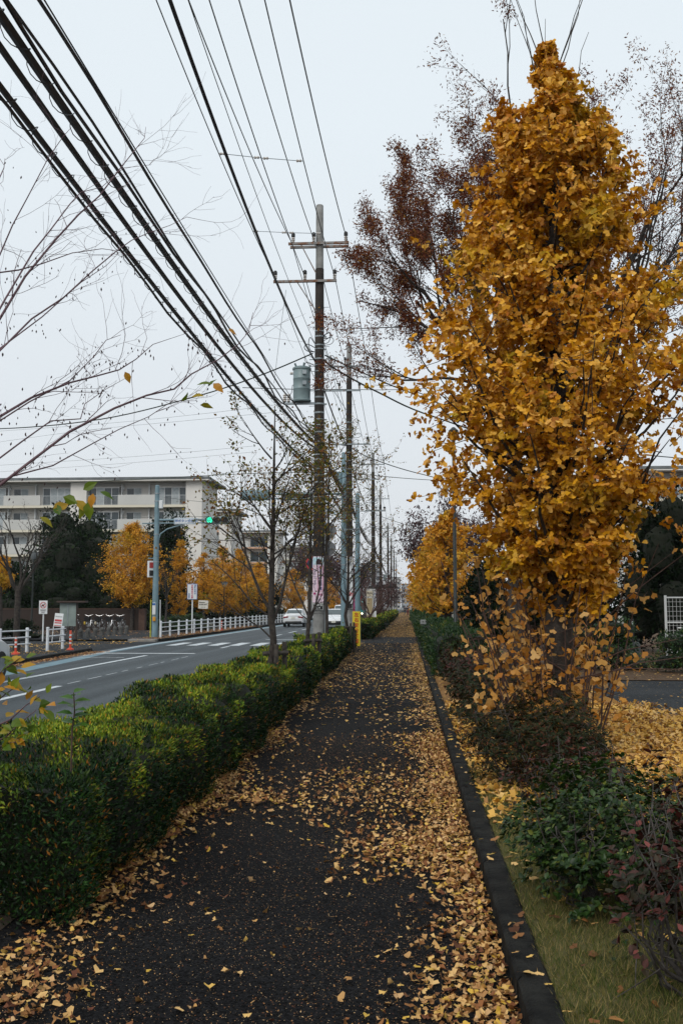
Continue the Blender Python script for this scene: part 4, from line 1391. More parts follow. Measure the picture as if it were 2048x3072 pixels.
        MB().lathe([(.02, 0), (.035, 0), (.035, .004), (.02, .004)], (x - .11, ya - .012, 1.94), 16, axis='y').build('printed_ring', M_mag, ad)
        pl = MB().obox((x - .005, ya - .004, 1.555), (.31, .014, .20), bev=.006).build('address_plate', mat('plate_white', (.6, .6, .58), rough=.5), t)
        MB().obox((x - .005, ya - .012, 1.555), (.285, .008, .175), bev=.004).build('plate_face', mat('plate_black', (.012, .014, .016), rough=.5), pl)
        Mw = mat('sign_white_print', (.7, .72, .7), rough=.5)
        text('lettering', '習志野台', .062, (x - .005, ya - .018, 1.595), Mw, pl)
        text('lettering', '6 - 8', .062, (x - .005, ya - .018, 1.515), Mw, pl)
        for zz, rr_ in ((3.86, .24), (3.32, .22)):
            rd = MB().lathe([(rr_, 0), (rr_, .015)], (x + .27, y + .3, zz), 24, axis='y').build('round_sign_back', mat('sign_back_grey', (.22, .23, .24), rough=.5), t, True)
            MB().box(x + .1, x + .4, y + .27, y + .295, zz - .03, zz + .03).build('clamp', M_steel, rd)
        q_ = P(936, 1690, y + .25)
        rd = MB().lathe([(.20, 0), (.20, .012)], (q_[0], y + .25, q_[2]), 24, axis='y').build('round_sign', mat('sign_red', (.42, .03, .035), rough=.5), t, True)
        MB().lathe([(.15, -.004), (.15, 0)], (q_[0], y + .249, q_[2]), 24, axis='y').build('sign_face', mat('sign_navy', (.02, .03, .09), rough=.5), rd, True)
        MB().tube([(x + rz(2) + .03, y - .1, 0), (x + rz(5) + .03, y - .1, 5.0)], .022, 8).build('conduit', M_steel, t, True)
    if k == 1:
        ya = y - r - .02
        ad = MB().obox((x, ya, 2.75), (.33, .012, 2.1)).build('advert_board', mat('white_board', (.6, .62, .63), rough=.5), t)
        text('lettering', '右折', .2, (x, ya - .01, 2.1), mat('red_print', (.45, .02, .03), rough=.5), ad)
        pl = MB().obox((x, ya - .004, 1.58), (.31, .014, .23), bev=.006).build('address_plate', MATS['plate_white'], t)
        MB().obox((x, ya - .012, 1.58), (.285, .008, .205), bev=.004).build('plate_face', MATS['plate_black'], pl)
    if k == 4:
        MB().obox((x - .45, y - .1, 5.6), (.5, .45, .95), bev=.03).build('equipment_box', M_trans, t)
# ---- wires
def wire_pts(x, zp, near, c=.0032, y_end=250, dz=-.15, sag=.5, x2=None, z0=None):
    """runs parallel to the road: back over the camera, past every pole"""
    if near is not None:
        N = PX(near[0], near[1], x)
    else:
        N = np.array([x, 8, z0])
    pts = []
    for Y in np.linspace(-8, 30, 44):
        f = (Y - N[1]) / (30 - N[1])
        z = N[2] + (zp - N[2]) * f + c * (Y - 30) * (Y - N[1])
        pts.append((x, Y, z))
    xs, zs, ys = x, zp, 30.
    for (px_, py_, h_, r_) in POLES[1:]:
        if py_ > y_end: break
        x1, z1 = x + (px_ + 2.66), zp + dz
        n = 10
        for i in range(1, n + 1):
            f = i / n
            L = py_ - ys
            pts.append((xs + (x1 - xs) * f, ys + L * f, zs + (z1 - zs) * f - sag * (L / 30) ** 1.5 * 4 * f * (1 - f)))
        xs, zs, ys = x1, z1, py_
    return pts


def wire(label, pts, r, m=None, name='power_line', cat='cable', group='cables strung along the utility poles', n=5):
    b = MB().tube(pts, r, n)
    o = b.build(name, m or M_wire, None, True)
    return tag(o, label, cat, group)


wire('thin line on the outer left insulator of the lower crossarm', wire_pts(-4.03, 11.72, (469, 0)), .011)
wire('line on the middle insulator of the lower crossarm', wire_pts(-3.1, 11.72, (628, 0)), .012)
wire('line on the right insulator of the lower crossarm', wire_pts(-2.18, 11.72, (794, 0)), .012)
wire('line meeting the left end of the upper crossarm', wire_pts(-3.55, 12.90, (566, 0)), .012)
wire('line meeting the pole at the upper crossarm', wire_pts(-2.83, 12.92, (717, 0)), .013)
wire('rightmost line in the sky, meeting the right end of the upper crossarm', wire_pts(-1.80, 12.90, (869, 0)), .014)
wire('thick black line second from left, ending under the crossarms', wire_pts(-2.80, 9.1, (510, 0), .0042, sag=.6), .027, M_cable)
wire('pale thin line low beside the thick black one', wire_pts(-2.5, 9.0, None, .003, z0=8.7), .006)
# spreaders between the overhead lines
for k, Yd in enumerate((20.6, 25.4)):
    lo = [(469, -4.03), (628, -3.1), (794, -2.18)]
    za = []
    for pxn, xx in lo:
        w = wire_pts(xx, 11.72, (pxn, 0))
        za.append(np.interp(Yd, [q[1] for q in w[:44]], [q[2] for q in w[:44]]))
    o = thing('line_spreader', (-3.1, Yd, za[1]), ['upper wire spreader with insulators between three overhead lines', 'lower wire spreader with insulators between three overhead lines'][k], 'spreader', 'spreaders between the overhead lines')
    MB().tube([(-4.03, Yd, za[0]), (-3.1, Yd, za[1])], .008, 5).build('rod', M_steel, o)
    MB().tube([(-3.1, Yd, za[1]), (-2.18, Yd, za[2])], .008, 5).build('rod', M_steel, o)
    for xx in (-3.95, -3.2, -3.0, -2.28):
        zz = np.interp(xx, [-4.03, -3.1, -2.18], za)
        MB().lathe([(.012, -.06), (.035, -.04), (.02, 0), (.035, .04), (.012, .06)], (xx, Yd, zz), 8, axis='x').build('insulator', M_porc, o, True)


def helix(pts, r, turns_per_m, y0, y1, off=(0, 0, 0)):
    P_ = np.array(pts)
    k = (P_[:, 1] >= y0) & (P_[:, 1] <= y1)
    P_ = P_[k]
    Y = np.linspace(P_[0, 1], P_[-1, 1], int((P_[-1, 1] - P_[0, 1]) * turns_per_m * 9))
    X = np.interp(Y, P_[:, 1], P_[:, 0])
    Z = np.interp(Y, P_[:, 1], P_[:, 2])
    a = Y * turns_per_m * 2 * math.pi
    return np.stack([X + r * np.cos(a) + off[0], Y, Z + r * np.sin(a) + off[2]], 1)


def wavy(pts, amp, per, seed):
    r = np.random.default_rng(seed)
    ph = r.uniform(0, 6)
    return [(x + amp * math.sin(y / per + ph) * .6, y, z + amp * math.sin(y / per * 1.3 + ph) - amp * .5) for x, y, z in pts]


low = dict(name='telecom_cable', m=M_cable)
c1 = wire_pts(-2.62, 5.6, (0, 256), .0018, sag=.4)
o = wire('lowest thick telecom cable with a spiral hanger, at the left edge', c1, .024, **low)
np_h = helix(c1, .055, 2.6, 3, 29.5, (0, 0, -.03))
MB().tube([tuple(q) for q in np_h], .0045, 3, False).build('spiral_hanger', M_cable, o)
wire('thinner telecom cable slung under the lowest thick one', wavy(wire_pts(-2.60, 5.5, (0, 285), .0018, sag=.4), .03, .7, 1), .013, **low)
c2 = wire_pts(-2.62, 6.3, (0, 137), .0029, sag=.4)
wire('smooth thick telecom cable, second from below at the left edge', c2, .026, **low)
c3 = wire_pts(-2.62, 6.4, (0, 40), .0020, sag=.4)
o = wire('heavy telecom cable bundle with a spiral hanger near the top left corner', c3, .034, **low)
MB().tube([tuple(q) for q in helix(c3, .052, 2.2, 3, 29.5, (0, 0, -.02))], .0045, 3, False).build('spiral_hanger', M_cable, o)
wire('wavy telecom cable looping beside the heavy bundle', wavy(wire_pts(-2.58, 6.5, (20, 0), .0018, sag=.4), .05, .9, 2), .016, **low)
wire('second wavy telecom cable close above the heavy bundle', wavy(wire_pts(-2.64, 6.55, (32, 0), .0016, sag=.4), .04, 1.3, 3), .013, **low)
wire('rightmost telecom cable of the lower group', wavy(wire_pts(-2.62, 6.55, (122, 0), .0008, sag=.4), .03, 1.1, 4), .016, **low)
wire('thin messenger wire over the rightmost telecom cable', wire_pts(-2.62, 6.62, (134, 0), .0008, sag=.4), .007, **low)


def drop(label, pix, r, m=None, name='service_cable'):
    pts = [P(x, y, Y) for x, y, Y in pix]
    sm = []
    for i in range(len(pts) - 1):
        a0, a1 = pts[i], pts[i + 1]
        pm, pq = pts[max(i - 1, 0)], pts[min(i + 2, len(pts) - 1)]
        for u in np.linspace(0, 1, 7, endpoint=False):
            sm.append(.5 * ((2 * a0) + (a1 - pm) * u + (2 * pm - 5 * a0 + 4 * a1 - pq) * u ** 2 + (-pm + 3 * a0 - 3 * a1 + pq) * u ** 3))
    sm.append(pts[-1])
    return wire(label, [tuple(q) for q in sm], r, m or M_wire, name, group='service cables leaving the poles')


drop('thick service cable sagging left from the first pole over the road', [(938, 1060, 30), (780, 1126, 31), (585, 1190, 33), (300, 1258, 36), (0, 1286, 40), (-250, 1280, 46)], .022)
drop('upper thick service cable running right from the first pole', [(975, 1066, 30), (1080, 1115, 32), (1228, 1177, 35), (1420, 1235, 39), (1750, 1270, 48), (2200, 1240, 64)], .024)
drop('lower thick service cable running right from the first pole', [(972, 1080, 30), (1010, 1110, 30.6), (1130, 1175, 33), (1300, 1250, 37), (1600, 1330, 44), (2100, 1380, 60)], .03)
drop('straight level cable between the transformer and the ginkgo', [(728, 1163, 38), (900, 1168, 42), (1046, 1168, 45), (1215, 1168, 49), (1600, 1150, 62)], .016)
drop('cable from the second pole curving right into the ginkgo', [(1056, 1346, 45), (1120, 1378, 47), (1270, 1424, 52), (1500, 1470, 62), (1900, 1490, 85)], .024)
drop('long level cable crossing behind the second pole', [(205, 1448, 62), (616, 1427, 52), (840, 1418, 47), (1040, 1420, 45), (1290, 1440, 52), (1700, 1460, 70)], .016)
drop('dark cable crossing the apartment block below the roof', [(-120, 1470, 80), (200, 1449, 70), (560, 1432, 62), (760, 1408, 56)], .014)
drop('thin cable across the second storey of the apartment block', [(-80, 1556, 60), (300, 1553, 56), (640, 1549, 52), (950, 1538, 48), (1040, 1500, 45)], .010)
drop('thin wire from the signal pole to the second utility pole', [(492, 1492, 50), (640, 1508, 50), (850, 1514, 48), (1040, 1480, 45)], .009)
drop('pair of faint wires high over the left building, upper one', [(-100, 1402, 75), (400, 1370, 70), (760, 1338, 66)], .008)
drop('pair of faint wires high over the left building, lower one', [(-100, 1422, 78), (400, 1388, 72), (760, 1356, 68)], .008)
drop('faint wire low across the sky on the left', [(-100, 1340, 70), (250, 1292, 66), (560, 1262, 62), (900, 1230, 45)], .008)
drop('faint wire crossing under the long sagging cable', [(-100, 1300, 70), (300, 1272, 66), (620, 1240, 60), (900, 1205, 45)], .008)
drop('cable from the third pole running right above the plum tree', [(1130, 1545, 77), (1210, 1572, 80), (1270, 1585, 84), (1400, 1600, 95)], .02)
drop('stay wire slanting down beside the first pole', [(858, 870, 30), (840, 1000, 30), (822, 1150, 30)], .006, name='stay_wire')
# ================================================================== signals, signs, railings (built at their places)
def signal_head(t, x, y, z, face, lit):
    """three-lamp horizontal head, 1.2 m wide; face -1 looks towards the camera, +1 away"""
    hd = MB().obox((x, y, z), (1.22, .16, .42), bev=.06).build('signal_head', M_bluegrey if face > 0 else mat('signal_grey', (.20, .25, .25), rough=.5), t, True)
    for i, xx in enumerate((-.39, 0, .39)):
        yy = y + face * .09
        m = lit if i == 0 and lit else mat('unlit_lens', (.012, .012, .012), rough=.25)
        MB().lathe([(.15, 0), (.15, face * .015)], (x + xx, yy, z), 24, axis='y').build('lens', m, hd, True)
        v = MB()
        rings = []
        for yk, k in ((yy, 1), (yy + face * .22, .8)):
            rings.append([(x + xx + .175 * math.cos(a), yk + (face * .0 if k == 1 else face * .10 * math.sin(a)), z + .175 * math.sin(a)) for a in np.linspace(-.35, math.pi + .35, 14)])
        n = 14
        v.add(rings[0] + rings[1], [(i_, i_ + 1, n + i_ + 1, n + i_) for i_ in range(n - 1)])
        v.build('visor', mat('visor_black', (.02, .028, .028), rough=.5), hd, True)
    return hd


M_green_lit = emit_mat('green_signal_light', (.03, .85, .50), 1.15)
M_signblue = mat('sign_blue', (.02, .10, .30), rough=.45)
M_signwhite = mat('sign_white', (.62, .64, .65), (.55, .57, .58), rough=.5, scale=4)
M_signred = mat('sign_red', (.42, .03, .035), rough=.5)
M_black_p = mat('black_print', (.02, .02, .02), rough=.6)

# left signal post across the road
sx, sy = -12.75, 50.0
t = thing('traffic_signal', (sx, sy, 0), 'blue-grey signal post with green light and push-button signboard across the road', 'traffic signal', 'push-button signals at the crossing')
MB().lathe([(.16, -.1), (.155, 1.5), (.135, 4.5), (.115, 7.72), (.08, 7.75)], (sx, sy, 0), 16).build('post', M_bluegrey, t, True)
za = 5.95
MB().tube([(sx - .75, sy, za - .16), (sx + 3.0, sy, za - .14)], .032, 8).build('arm', M_bluegrey, t, True)
MB().tube([(sx, sy, za + .02), (sx + 2.6, sy, za + .01)], .05, 8).build('arm', M_bluegrey, t, True)
MB().tube([(sx + .1, sy, 4.9), (sx + .2, sy, 5.25), (sx + .55, sy, 5.5), (sx + 1.5, sy, 5.78), (sx + 1.9, sy, 5.82)], .035, 8).build('arm_brace', M_bluegrey, t, True)
b = MB().obox((sx + 1.53, sy - .07, za - .06), (1.24, .03, .33), bev=.01).build('signboard', M_signwhite, t)
MB().obox((sx + 1.53, sy - .085, za - .06), (1.20, .012, .29), bev=.004).build('blue_border', mat('pale_blue_border', (.16, .30, .42), rough=.5), b)
MB().obox((sx + 1.53, sy - .093, za - .06), (1.15, .008, .25), bev=.002).build('board_face', M_signwhite, b)
text('lettering', '押ボタン式信号', .17, (sx + 1.53, sy - .10, za - .06), M_signblue, b, sx=.96)
signal_head(t, sx + 3.15, sy - .06, za - .02, -1, M_green_lit)
for zz in (4.5, 3.8, 5.2, 6.9, 7.3):
    MB().lathe([(.15, 0), (.15, .05)], (sx, sy, zz), 14).build('band', M_steel, t)
MB().obox((sx + .22, sy - .05, 6.75), (.18, .2, .42), bev=.02).build('control_box', M_signwhite, t)
ph = MB().obox((sx - .27, sy - .02, 3.45), (.28, .24, .84), rot=(0, 0, .6), bev=.02).build('pedestrian_signal', M_signwhite, t)
for zz, mm in ((3.65, mat('dim_red_lens', (.30, .03, .03), rough=.4)), (3.25, mat('unlit_lens', (.012, .012, .012)))):
    MB().obox((sx - .20, sy - .13, zz), (.2, .02, .28), rot=(0, 0, .6)).build('lens', mm, ph)
MB().tube([(sx - .4, sy, 4.0), (sx, sy, 4.0)], .03, 6).build('signal_bracket', M_bluegrey, t)
bx = MB().obox((sx - .02, sy - .17, 1.45), (.17, .08, .6), bev=.01).build('notice_plate', M_signwhite, t)
MB().box(sx - .10, sx + .06, sy - .216, sy - .212, 1.62, 1.73).build('blue_heading', M_signblue, bx)
MB().obox((sx, sy - .19, .93), (.14, .12, .22), bev=.02).build('push_button_box', mat('button_yellow', (.55, .25, .02), rough=.5), t)
MB().tube([(sx - .24, sy + .05, -.05), (sx - .24, sy + .05, 1.9)], .025, 8).build('yellow_guard', mat('guard_yellow', (.5, .5, .05), rough=.5), t)
MB().tube([(sx + .24, sy + .05, -.05), (sx + .24, sy + .05, 1.9)], .025, 8).build('white_guard', M_signwhite, t)

# right signal post with its arm seen from behind
sx, sy = -2.55, 40.0
t = thing('traffic_signal', (sx, sy, 0), 'blue-grey signal post in the hedge, its signal head and board seen from behind', 'traffic signal', 'push-button signals at the crossing')
MB().lathe([(.12, -.1), (.115, 2), (.10, 5), (.085, 7.75), (.05, 7.8)], (sx, sy, 0), 16).build('post', M_bluegrey, t, True)
za = 6.1
MB().tube([(sx, sy, za), (-5.6, sy, za + .02)], .045, 8).build('arm', M_bluegrey, t, True)
MB().tube([(sx, sy, za - .2), (-5.6, sy, za - .18)], .03, 8).build('arm', M_bluegrey, t, True)
MB().tube([(sx, sy, 5.0), (sx - .5, sy, 5.4), (sx - 1.8, sy, 5.86)], .035, 8).build('arm_brace', M_bluegrey, t, True)
MB().obox((-4.45, sy + .07, za - .08), (1.3, .03, .34), bev=.01).build('signboard_back', mat('sign_back_grey', (.22, .23, .24)), t)
signal_head(t, -6.15, sy + .06, za - .03, 1, None)
for zz in (4.6, 5.1, 6.0, 3.2):
    MB().lathe([(.125, 0), (.125, .05)], (sx, sy, zz), 14).build('band', M_steel, t)
MB().obox((sx - .2, sy, 6.75), (.22, .2, .5), bev=.02).build('control_box', M_bluegrey, t)
# second plain post right behind
t = thing('light_post', (-2.35, 47.2, 0), 'second blue-grey post right behind the second utility pole', 'post')
MB().lathe([(.13, -.1), (.12, 3), (.10, 6.9), (.06, 6.95)], (-2.35, 47.2, 0), 14).build('post', M_bluegrey, t, True)
MB().lathe([(.14, 0), (.14, .06)], (-2.35, 47.2, 5.2), 14).build('band', M_steel, t)

# yellow warning board at the driveway
t = thing('warning_sign', (-2.0, 38.9, 0), 'tall yellow board with red brushed lettering at the end of the hedge', 'sign')
M_yel = mat('board_yellow', (.62, .47, .015), (.55, .42, .02), rough=.5, scale=3)
MB().obox((-1.99, 38.9, .70), (.30, .03, 1.34), rot=(0, 0, .0)).build('board', M_yel, t)
for kx in (-2.145, -1.835):
    MB().box(kx - .01, kx + .01, 38.92, 38.97, -.05, 1.40).build('post', M_steel, t)
text('lettering', '\n'.join('左右安全確認'), .175, (-1.98, 38.88, .72), mat('brush_red', (.40, .015, .01), rough=.6), t, spacing=1.16)

# bus stop board, shelter and stool
t = thing('bus_stop_sign', (-2.3, 62, 0), 'tall white and beige bus stop timetable board behind the hedge', 'bus stop')
MB().obox((-2.33, 62, 1.4), (.44, .12, 2.5), bev=.02).build('case', mat('case_white', (.42, .42, .40), rough=.5), t)
MB().obox((-2.35, 61.93, 2.02), (.34, .02, .10)).build('route_panel', mat('panel_brown', (.30, .22, .10), rough=.5), t)
for z0, z1 in ((1.16, 1.98), (.1, 1.06)):
    MB().box(-2.52, -2.18, 61.925, 61.936, z0, z1).build('timetable_panel', mat('panel_beige', (.33, .26, .15), (.28, .22, .12), rough=.5, scale=6), t)
MB().box(-2.54, -2.16, 61.922, 61.936, 2.18, 2.52).build('name_panel', mat('panel_cream', (.45, .40, .30), rough=.5), t)
text('lettering', '習志野台', .085, (-2.35, 61.915, 2.38), M_black_p, t)
sd = MB().obox((-2.02, 62.05, 1.6), (.16, .03, 2.1)).build('side_panel', M_signwhite, t)
text('lettering', '\n'.join('バスのりば'), .15, (-2.02, 62.03, 1.9), M_signblue, sd, spacing=1.3)
t = thing('bus_shelter', (-2.35, 66, 0), 'dark cantilevered bus shelter roof reaching over the footpath', 'bus shelter')
M_shel = mat('shelter_dark', (.02, .018, .018), rough=.5)
ring = []
for y in (64.6, 68.4):
    top = [(-2.62, 2.55), (-2.6, 2.72), (-2.5, 2.86), (-2.2, 2.94), (-.72, 3.02), (-.72, 2.86), (-2.15, 2.78), (-2.4, 2.70), (-2.5, 2.55)]
    ring.append([(x, y, z) for x, z in top])
MB().loft(ring).build('roof', M_shel, t, True)
for y in (65.0, 66.5, 68.0):
    MB().box(-2.6, -2.52, y - .04, y + .04, 0, 2.62).build('post', M_shel, t)
for x in (-1.9, -1.5, -1.1):
    MB().box(x - .02, x + .02, 64.7, 68.3, 2.80, 2.85).build('roof_rib', M_steel, t)
t = thing('stool', (-1.5, 67, 0), 'small dark waiting stool on one leg beside the far hedge', 'stool')
MB().obox((-1.5, 67, .38), (.42, .9, .05), bev=.02).build('seat', M_shel, t)
MB().obox((-1.5, 67, .18), (.07, .5, .36)).build('leg', M_shel, t)

# right side: dark lamp post, low bollard light, rounded bollard
t = thing('lamp_post', (1.42, 30, .07), 'dark green lamp post rising through the ginkgo leaves on the right', 'lamp post')
M_dkgreen = mat('dark_green_paint', (.010, .016, .015), rough=.4)
MB().lathe([(.105, 0), (.10, .95), (.075, 1.02), (.055, 1.05), (.05, 6.5)], (1.42, 30, .07), 16).build('post', M_dkgreen, t, True)
MB().lathe([(.05, 0), (.13, .1), (.15, .32), (.04, .42)], (1.42, 30, 6.55), 16).build('lamp_head', M_dkgreen, t, True)
t = thing('bollard_light', (.66, 40, .07), 'low dark post with a grey box head at the kerb on the right', 'bollard')
MB().obox((.66, 40, .45), (.12, .12, .85), bev=.01).build('post', M_dkgreen, t)
hd = MB().obox((.66, 40, .94), (.32, .24, .18), bev=.015).build('head', mat('box_grey', (.22, .23, .23), rough=.5), t)
for xx in (.6, .72):
    MB().lathe([(.022, 0), (.022, -.02)], (xx, 39.88, .96), 10, axis='y').build('fastener', M_black, hd)
t = thing('bollard', (5.8, 26, .04), 'grey rounded bollard with dark top beyond the side road', 'bollard')
MB().lathe([(.095, 0), (.095, .5), (.09, .55), (.07, .6), (.02, .62)], (5.8, 26, .04), 16).build('post', mat('bollard_grey', (.05, .055, .055), rough=.6), t, True)
t = thing('marker_post', (5.95, 27.2, .04), 'black square marker post with a small white plate behind the bollard', 'post')
MB().obox((5.95, 27.2, .62), (.11, .11, 1.2), bev=.01).build('post', M_black, t)
MB().box(5.92, 5.98, 27.135, 27.143, 1.08, 1.16).build('plate', M_signwhite, t)

# white wire mesh fence on the right
t = thing('mesh_fence', (7.0, 28, .04), 'white wire mesh fence with posts at the right edge', 'fence')
M_fw = mat('fence_white', (.60, .61, .60), rough=.5)
x0 = 7.06
for k in range(4):
    MB().tube([(x0 + k * 1.6, 28, 0), (x0 + k * 1.6, 28, 1.86 if k == 0 else 1.86)], .035, 8).build('post', M_fw, t, True)
for z in (1.8, 1.12, .3):
    MB().tube([(x0, 28, z), (x0 + 4.8, 28, z)], .022, 6).build('rail', M_fw, t)
for i in range(46):
    MB().box(x0 + .1 * i + .09, x0 + .1 * i + .097, 27.997, 28.003, .3, 1.8).build('mesh_wire', M_fw, t)
for i in range(11):
    MB().box(x0, x0 + 4.8, 28.004, 28.010, .38 + i * .13, .387 + i * .13).build('mesh_wire', M_fw, t)
t = thing('mesh_fence', (8.2, 26.6, .04), 'lower white mesh panel standing in front of the taller fence', 'fence')
for k in range(3):
    MB().tube([(8.25 - .05 + k * 1.3, 26.6, 0), (8.2 + k * 1.3, 26.6, 1.05)], .035, 8).build('post', M_fw, t, True)
for z in (1.0, .2):
    MB().tube([(7.0, 26.6, z), (10.8, 26.6, z)], .022, 6).build('rail', M_fw, t)
for i in range(38):
    MB().box(7.0 + .1 * i, 7.006 + .1 * i, 26.597, 26.603, .2, 1.0).build('mesh_wire', M_fw, t)

# white guard railings across the road
M_rail = mat('railing_white', (.66, .69, .72), (.56, .59, .62), rough=.45, scale=5)


def railing(label, pts, h=.80, step=None):
    t = thing('guard_railing', (pts[0][0], pts[0][1], 0), label, 'railing', 'white guard railings across the road')
    posts = []
    if step:
        (xa, ya), (xb, yb) = pts
        n = int(abs(yb - ya) / step)
        posts = [(xa + (xb - xa) * k / n, ya + (yb - ya) * k / n) for k in range(n + 1)]
    else:
        posts = pts
    me = None
    for x, y in posts:
        if me is None:
            o = MB().lathe([(.055, -.05), (.055, h - .02), (.06, h - .015), (.06, h + .02), (.03, h + .035)], (x, y, 0), 10).build('post', M_rail, t, True)
            me = o.data
            o0 = o
        else:
            o = bpy.data.objects.new('post', me)
            put(o, t)
            o.location = (x - posts[0][0], y - posts[0][1], 0)
    (xa, ya), (xb, yb) = posts[0], posts[-1]
    ux, uy = (xb - xa), (yb - ya)
    L = math.hypot(ux, uy)
    ux, uy = ux / L, uy / L
    for z in (h - .06, h * .64, h * .36):
        MB().tube([(xa + .05 - ux * .0, ya - uy * .0, z), (xb + .05 + ux * .12, yb + uy * .12, z)], .024, 8).build('rail', M_rail, t, True)
    return t


railing('short white railing at the left edge beside a red marker', [(-13.25, 31.9), (-13.0, 33.6)])
railing('short white railing right of the dark trunk by the side street', [(-12.65, 34.6), (-12.7, 36.3)])
railing('long white railing running along the far pavement', [(-12.45, 50.0), (-12.45, 112)], step=2.0)

# red and white flexible marker posts
def marker(label, x, y, h=.68):
    t = thing('marker_post', (x, y, 0), label, 'marker post', 'red marker posts along the far kerb')
    MB().lathe([(.14, -.02), (.13, .04), (.06, .07), (.05, .1)], (x, y, 0), 12).build('foot', M_signred2, t, True)
    MB().lathe([(.04, .08), (.04, h), (.03, h + .02)], (x, y, 0), 12).build('tube', M_signred2, t, True)
    for z in (.22, .36, .5):
        MB().lathe([(.042, z), (.042, z + .06)], (x, y, 0), 12).build('white_band', M_signwhite, t)


M_signred2 = mat('orange_red_plastic', (.50, .055, .02), rough=.5)
marker('red and white marker post right of the short railings', -12.1, 35.4)
marker('red and white marker post under the leftmost railing', -12.75, 32.0, .55)
marker('red marker post in front of the long white railing', -12.05, 64.5, .62)

# signs across the road
t = thing('roadside_sign', (-12.5, 57.6, 0), 'white sign with blue frame on a white post behind the railing', 'sign')
MB().tube([(-12.5, 57.6, 0), (-12.5, 57.6, 2.9)], .04, 10).build('post', M_signwhite, t, True)
b = MB().obox((-12.5, 57.54, 2.42), (.60, .03, .92), bev=.01).build('blue_frame', M_signblue, t)
MB().obox((-12.5, 57.52, 2.42), (.54, .012, .86)).build('panel', M_signwhite, b)
text('lettering', '\n'.join('道路左端は'), .115, (-12.33, 57.51, 2.54), M_signblue, b, spacing=1.0)
text('lettering', '\n'.join('自転車走行空間'), .115, (-12.50, 57.51, 2.42), mat('crimson_print', (.42, .03, .10), rough=.5), b, spacing=1.0)
text('lettering', '\n'.join('船橋市'), .10, (-12.68, 57.51, 2.17), M_signblue, b, spacing=1.05)
t = thing('roadside_sign', (-12.7, 62, 0), 'small tilted white notice among the yellow trees', 'sign')
MB().tube([(-12.75, 62, 0), (-12.75, 62, 1.6)], .025, 8).build('post', M_bark, t)
b = MB().obox((-12.75, 61.95, 1.68), (.62, .02, .52), rot=(0, .05, 0), bev=.02).build('panel', mat('old_white_board', (.56, .54, .48), rough=.6), t)
for zz, w in ((1.80, .36), (1.68, .5)):
    for q in range(5):
        MB().box(-13.0 + q * w / 5, -13.0 + q * w / 5 + w / 7, 61.93, 61.936, zz - .03, zz + .03).build('print_mark', M_black_p, b)
for q in range(3):
    MB().box(-12.88 + q * .1, -12.84 + q * .1, 61.93, 61.936, 1.50, 1.54).build('print_mark', M_black_p, b)
t = thing('no_dogs_sign', (-16.9, 45.6, 0), 'white no-dogs sign on a white post by the notice board', 'sign')
MB().tube([(-16.9, 45.6, -.05), (-16.9, 45.6, 1.75)], .035, 8).build('post', M_signwhite, t)
b = MB().obox((-16.9, 45.55, 1.52), (.40, .02, .62), bev=.01).build('panel', M_signwhite, t)
rg = MB()
n = 28
V = [(-16.9 + r_ * math.cos(a), 45.533, 1.62 + r_ * math.sin(a)) for r_ in (.12, .15) for a in np.linspace(0, 2 * math.pi, n, endpoint=False)]
rg.add(V, [(i, (i + 1) % n, n + (i + 1) % n, n + i) for i in range(n)])
rg.build('red_ring', M_signred, b)
MB().extrude([(-16.98, 45.534, 1.58), (-16.975, 45.534, 1.53), (-16.955, 45.534, 1.53), (-16.95, 45.534, 1.57), (-16.88, 45.534, 1.57), (-16.875, 45.534, 1.53), (-16.855, 45.534, 1.53), (-16.85, 45.534, 1.62), (-16.82, 45.534, 1.66), (-16.83, 45.534, 1.70), (-16.87, 45.534, 1.69), (-16.89, 45.534, 1.64), (-16.96, 45.534, 1.64)], (0, -.003, 0)).build('dog_silhouette', M_black_p, b)
MB().extrude([(-17.0, 45.53, 1.71), (-16.985, 45.53, 1.725), (-16.80, 45.53, 1.53), (-16.815, 45.53, 1.515)], (0, -.003, 0)).build('red_bar', M_signred, b)
for zz, w in ((1.40, .28), (1.35, .22), (1.27, .16)):
    MB().box(-16.9 - w / 2, -16.9 + w / 2, 45.532, 45.538, zz - .012, zz + .012).build('print_line', M_black_p, b)
t = thing('notice_board', (-16.35, 47.4, 0), 'outdoor notice board with brown roof behind the no-dogs sign', 'notice board')
M_brown = mat('brown_board', (.045, .028, .022), rough=.7)
for xx in (-16.72, -15.95):
    MB().box(xx - .05, xx + .05, 47.38, 47.48, -.05, 1.75).build('post', M_brown, t)
MB().box(-16.75, -15.95, 47.36, 47.42, .62, 1.72).build('case', mat('board_grey_green', (.22, .27, .25), (.16, .2, .19), rough=.4, scale=3), t)
MB().box(-16.36, -16.33, 47.34, 47.36, .62, 1.72).build('mullion', M_steel, t)
MB().box(-16.85, -15.45, 47.15, 47.65, 1.75, 1.83).build('roof', M_brown, t)
t = thing('standing_sign', (-15.75, 44.4, 0), 'leaning white stand sign with red print beside the notice board', 'sign')
b = MB().obox((-15.75, 44.4, .95), (.40, .02, .60), rot=(-.12, .08, 0), bev=.01).build('panel', M_signwhite, t)
for zz, mm, hh in ((.82, M_signred, .05), (.93, M_signred, .09), (1.1, mat('grey_print', (.3, .3, .3)), .04), (.70, M_signred, .03)):
    MB().obox((-15.75 + (zz - .95) * .08, 44.383 + (zz - .95) * .12, zz), (.32, .006, hh), rot=(-.12, .08, 0)).build('print_block', mm, b)
for xx in (-.18, .18):
    MB().tube([(-15.78 + xx, 44.36, .66), (-15.82 + xx, 44.32, -.05)], .018, 6).build('leg', M_signwhite, t)
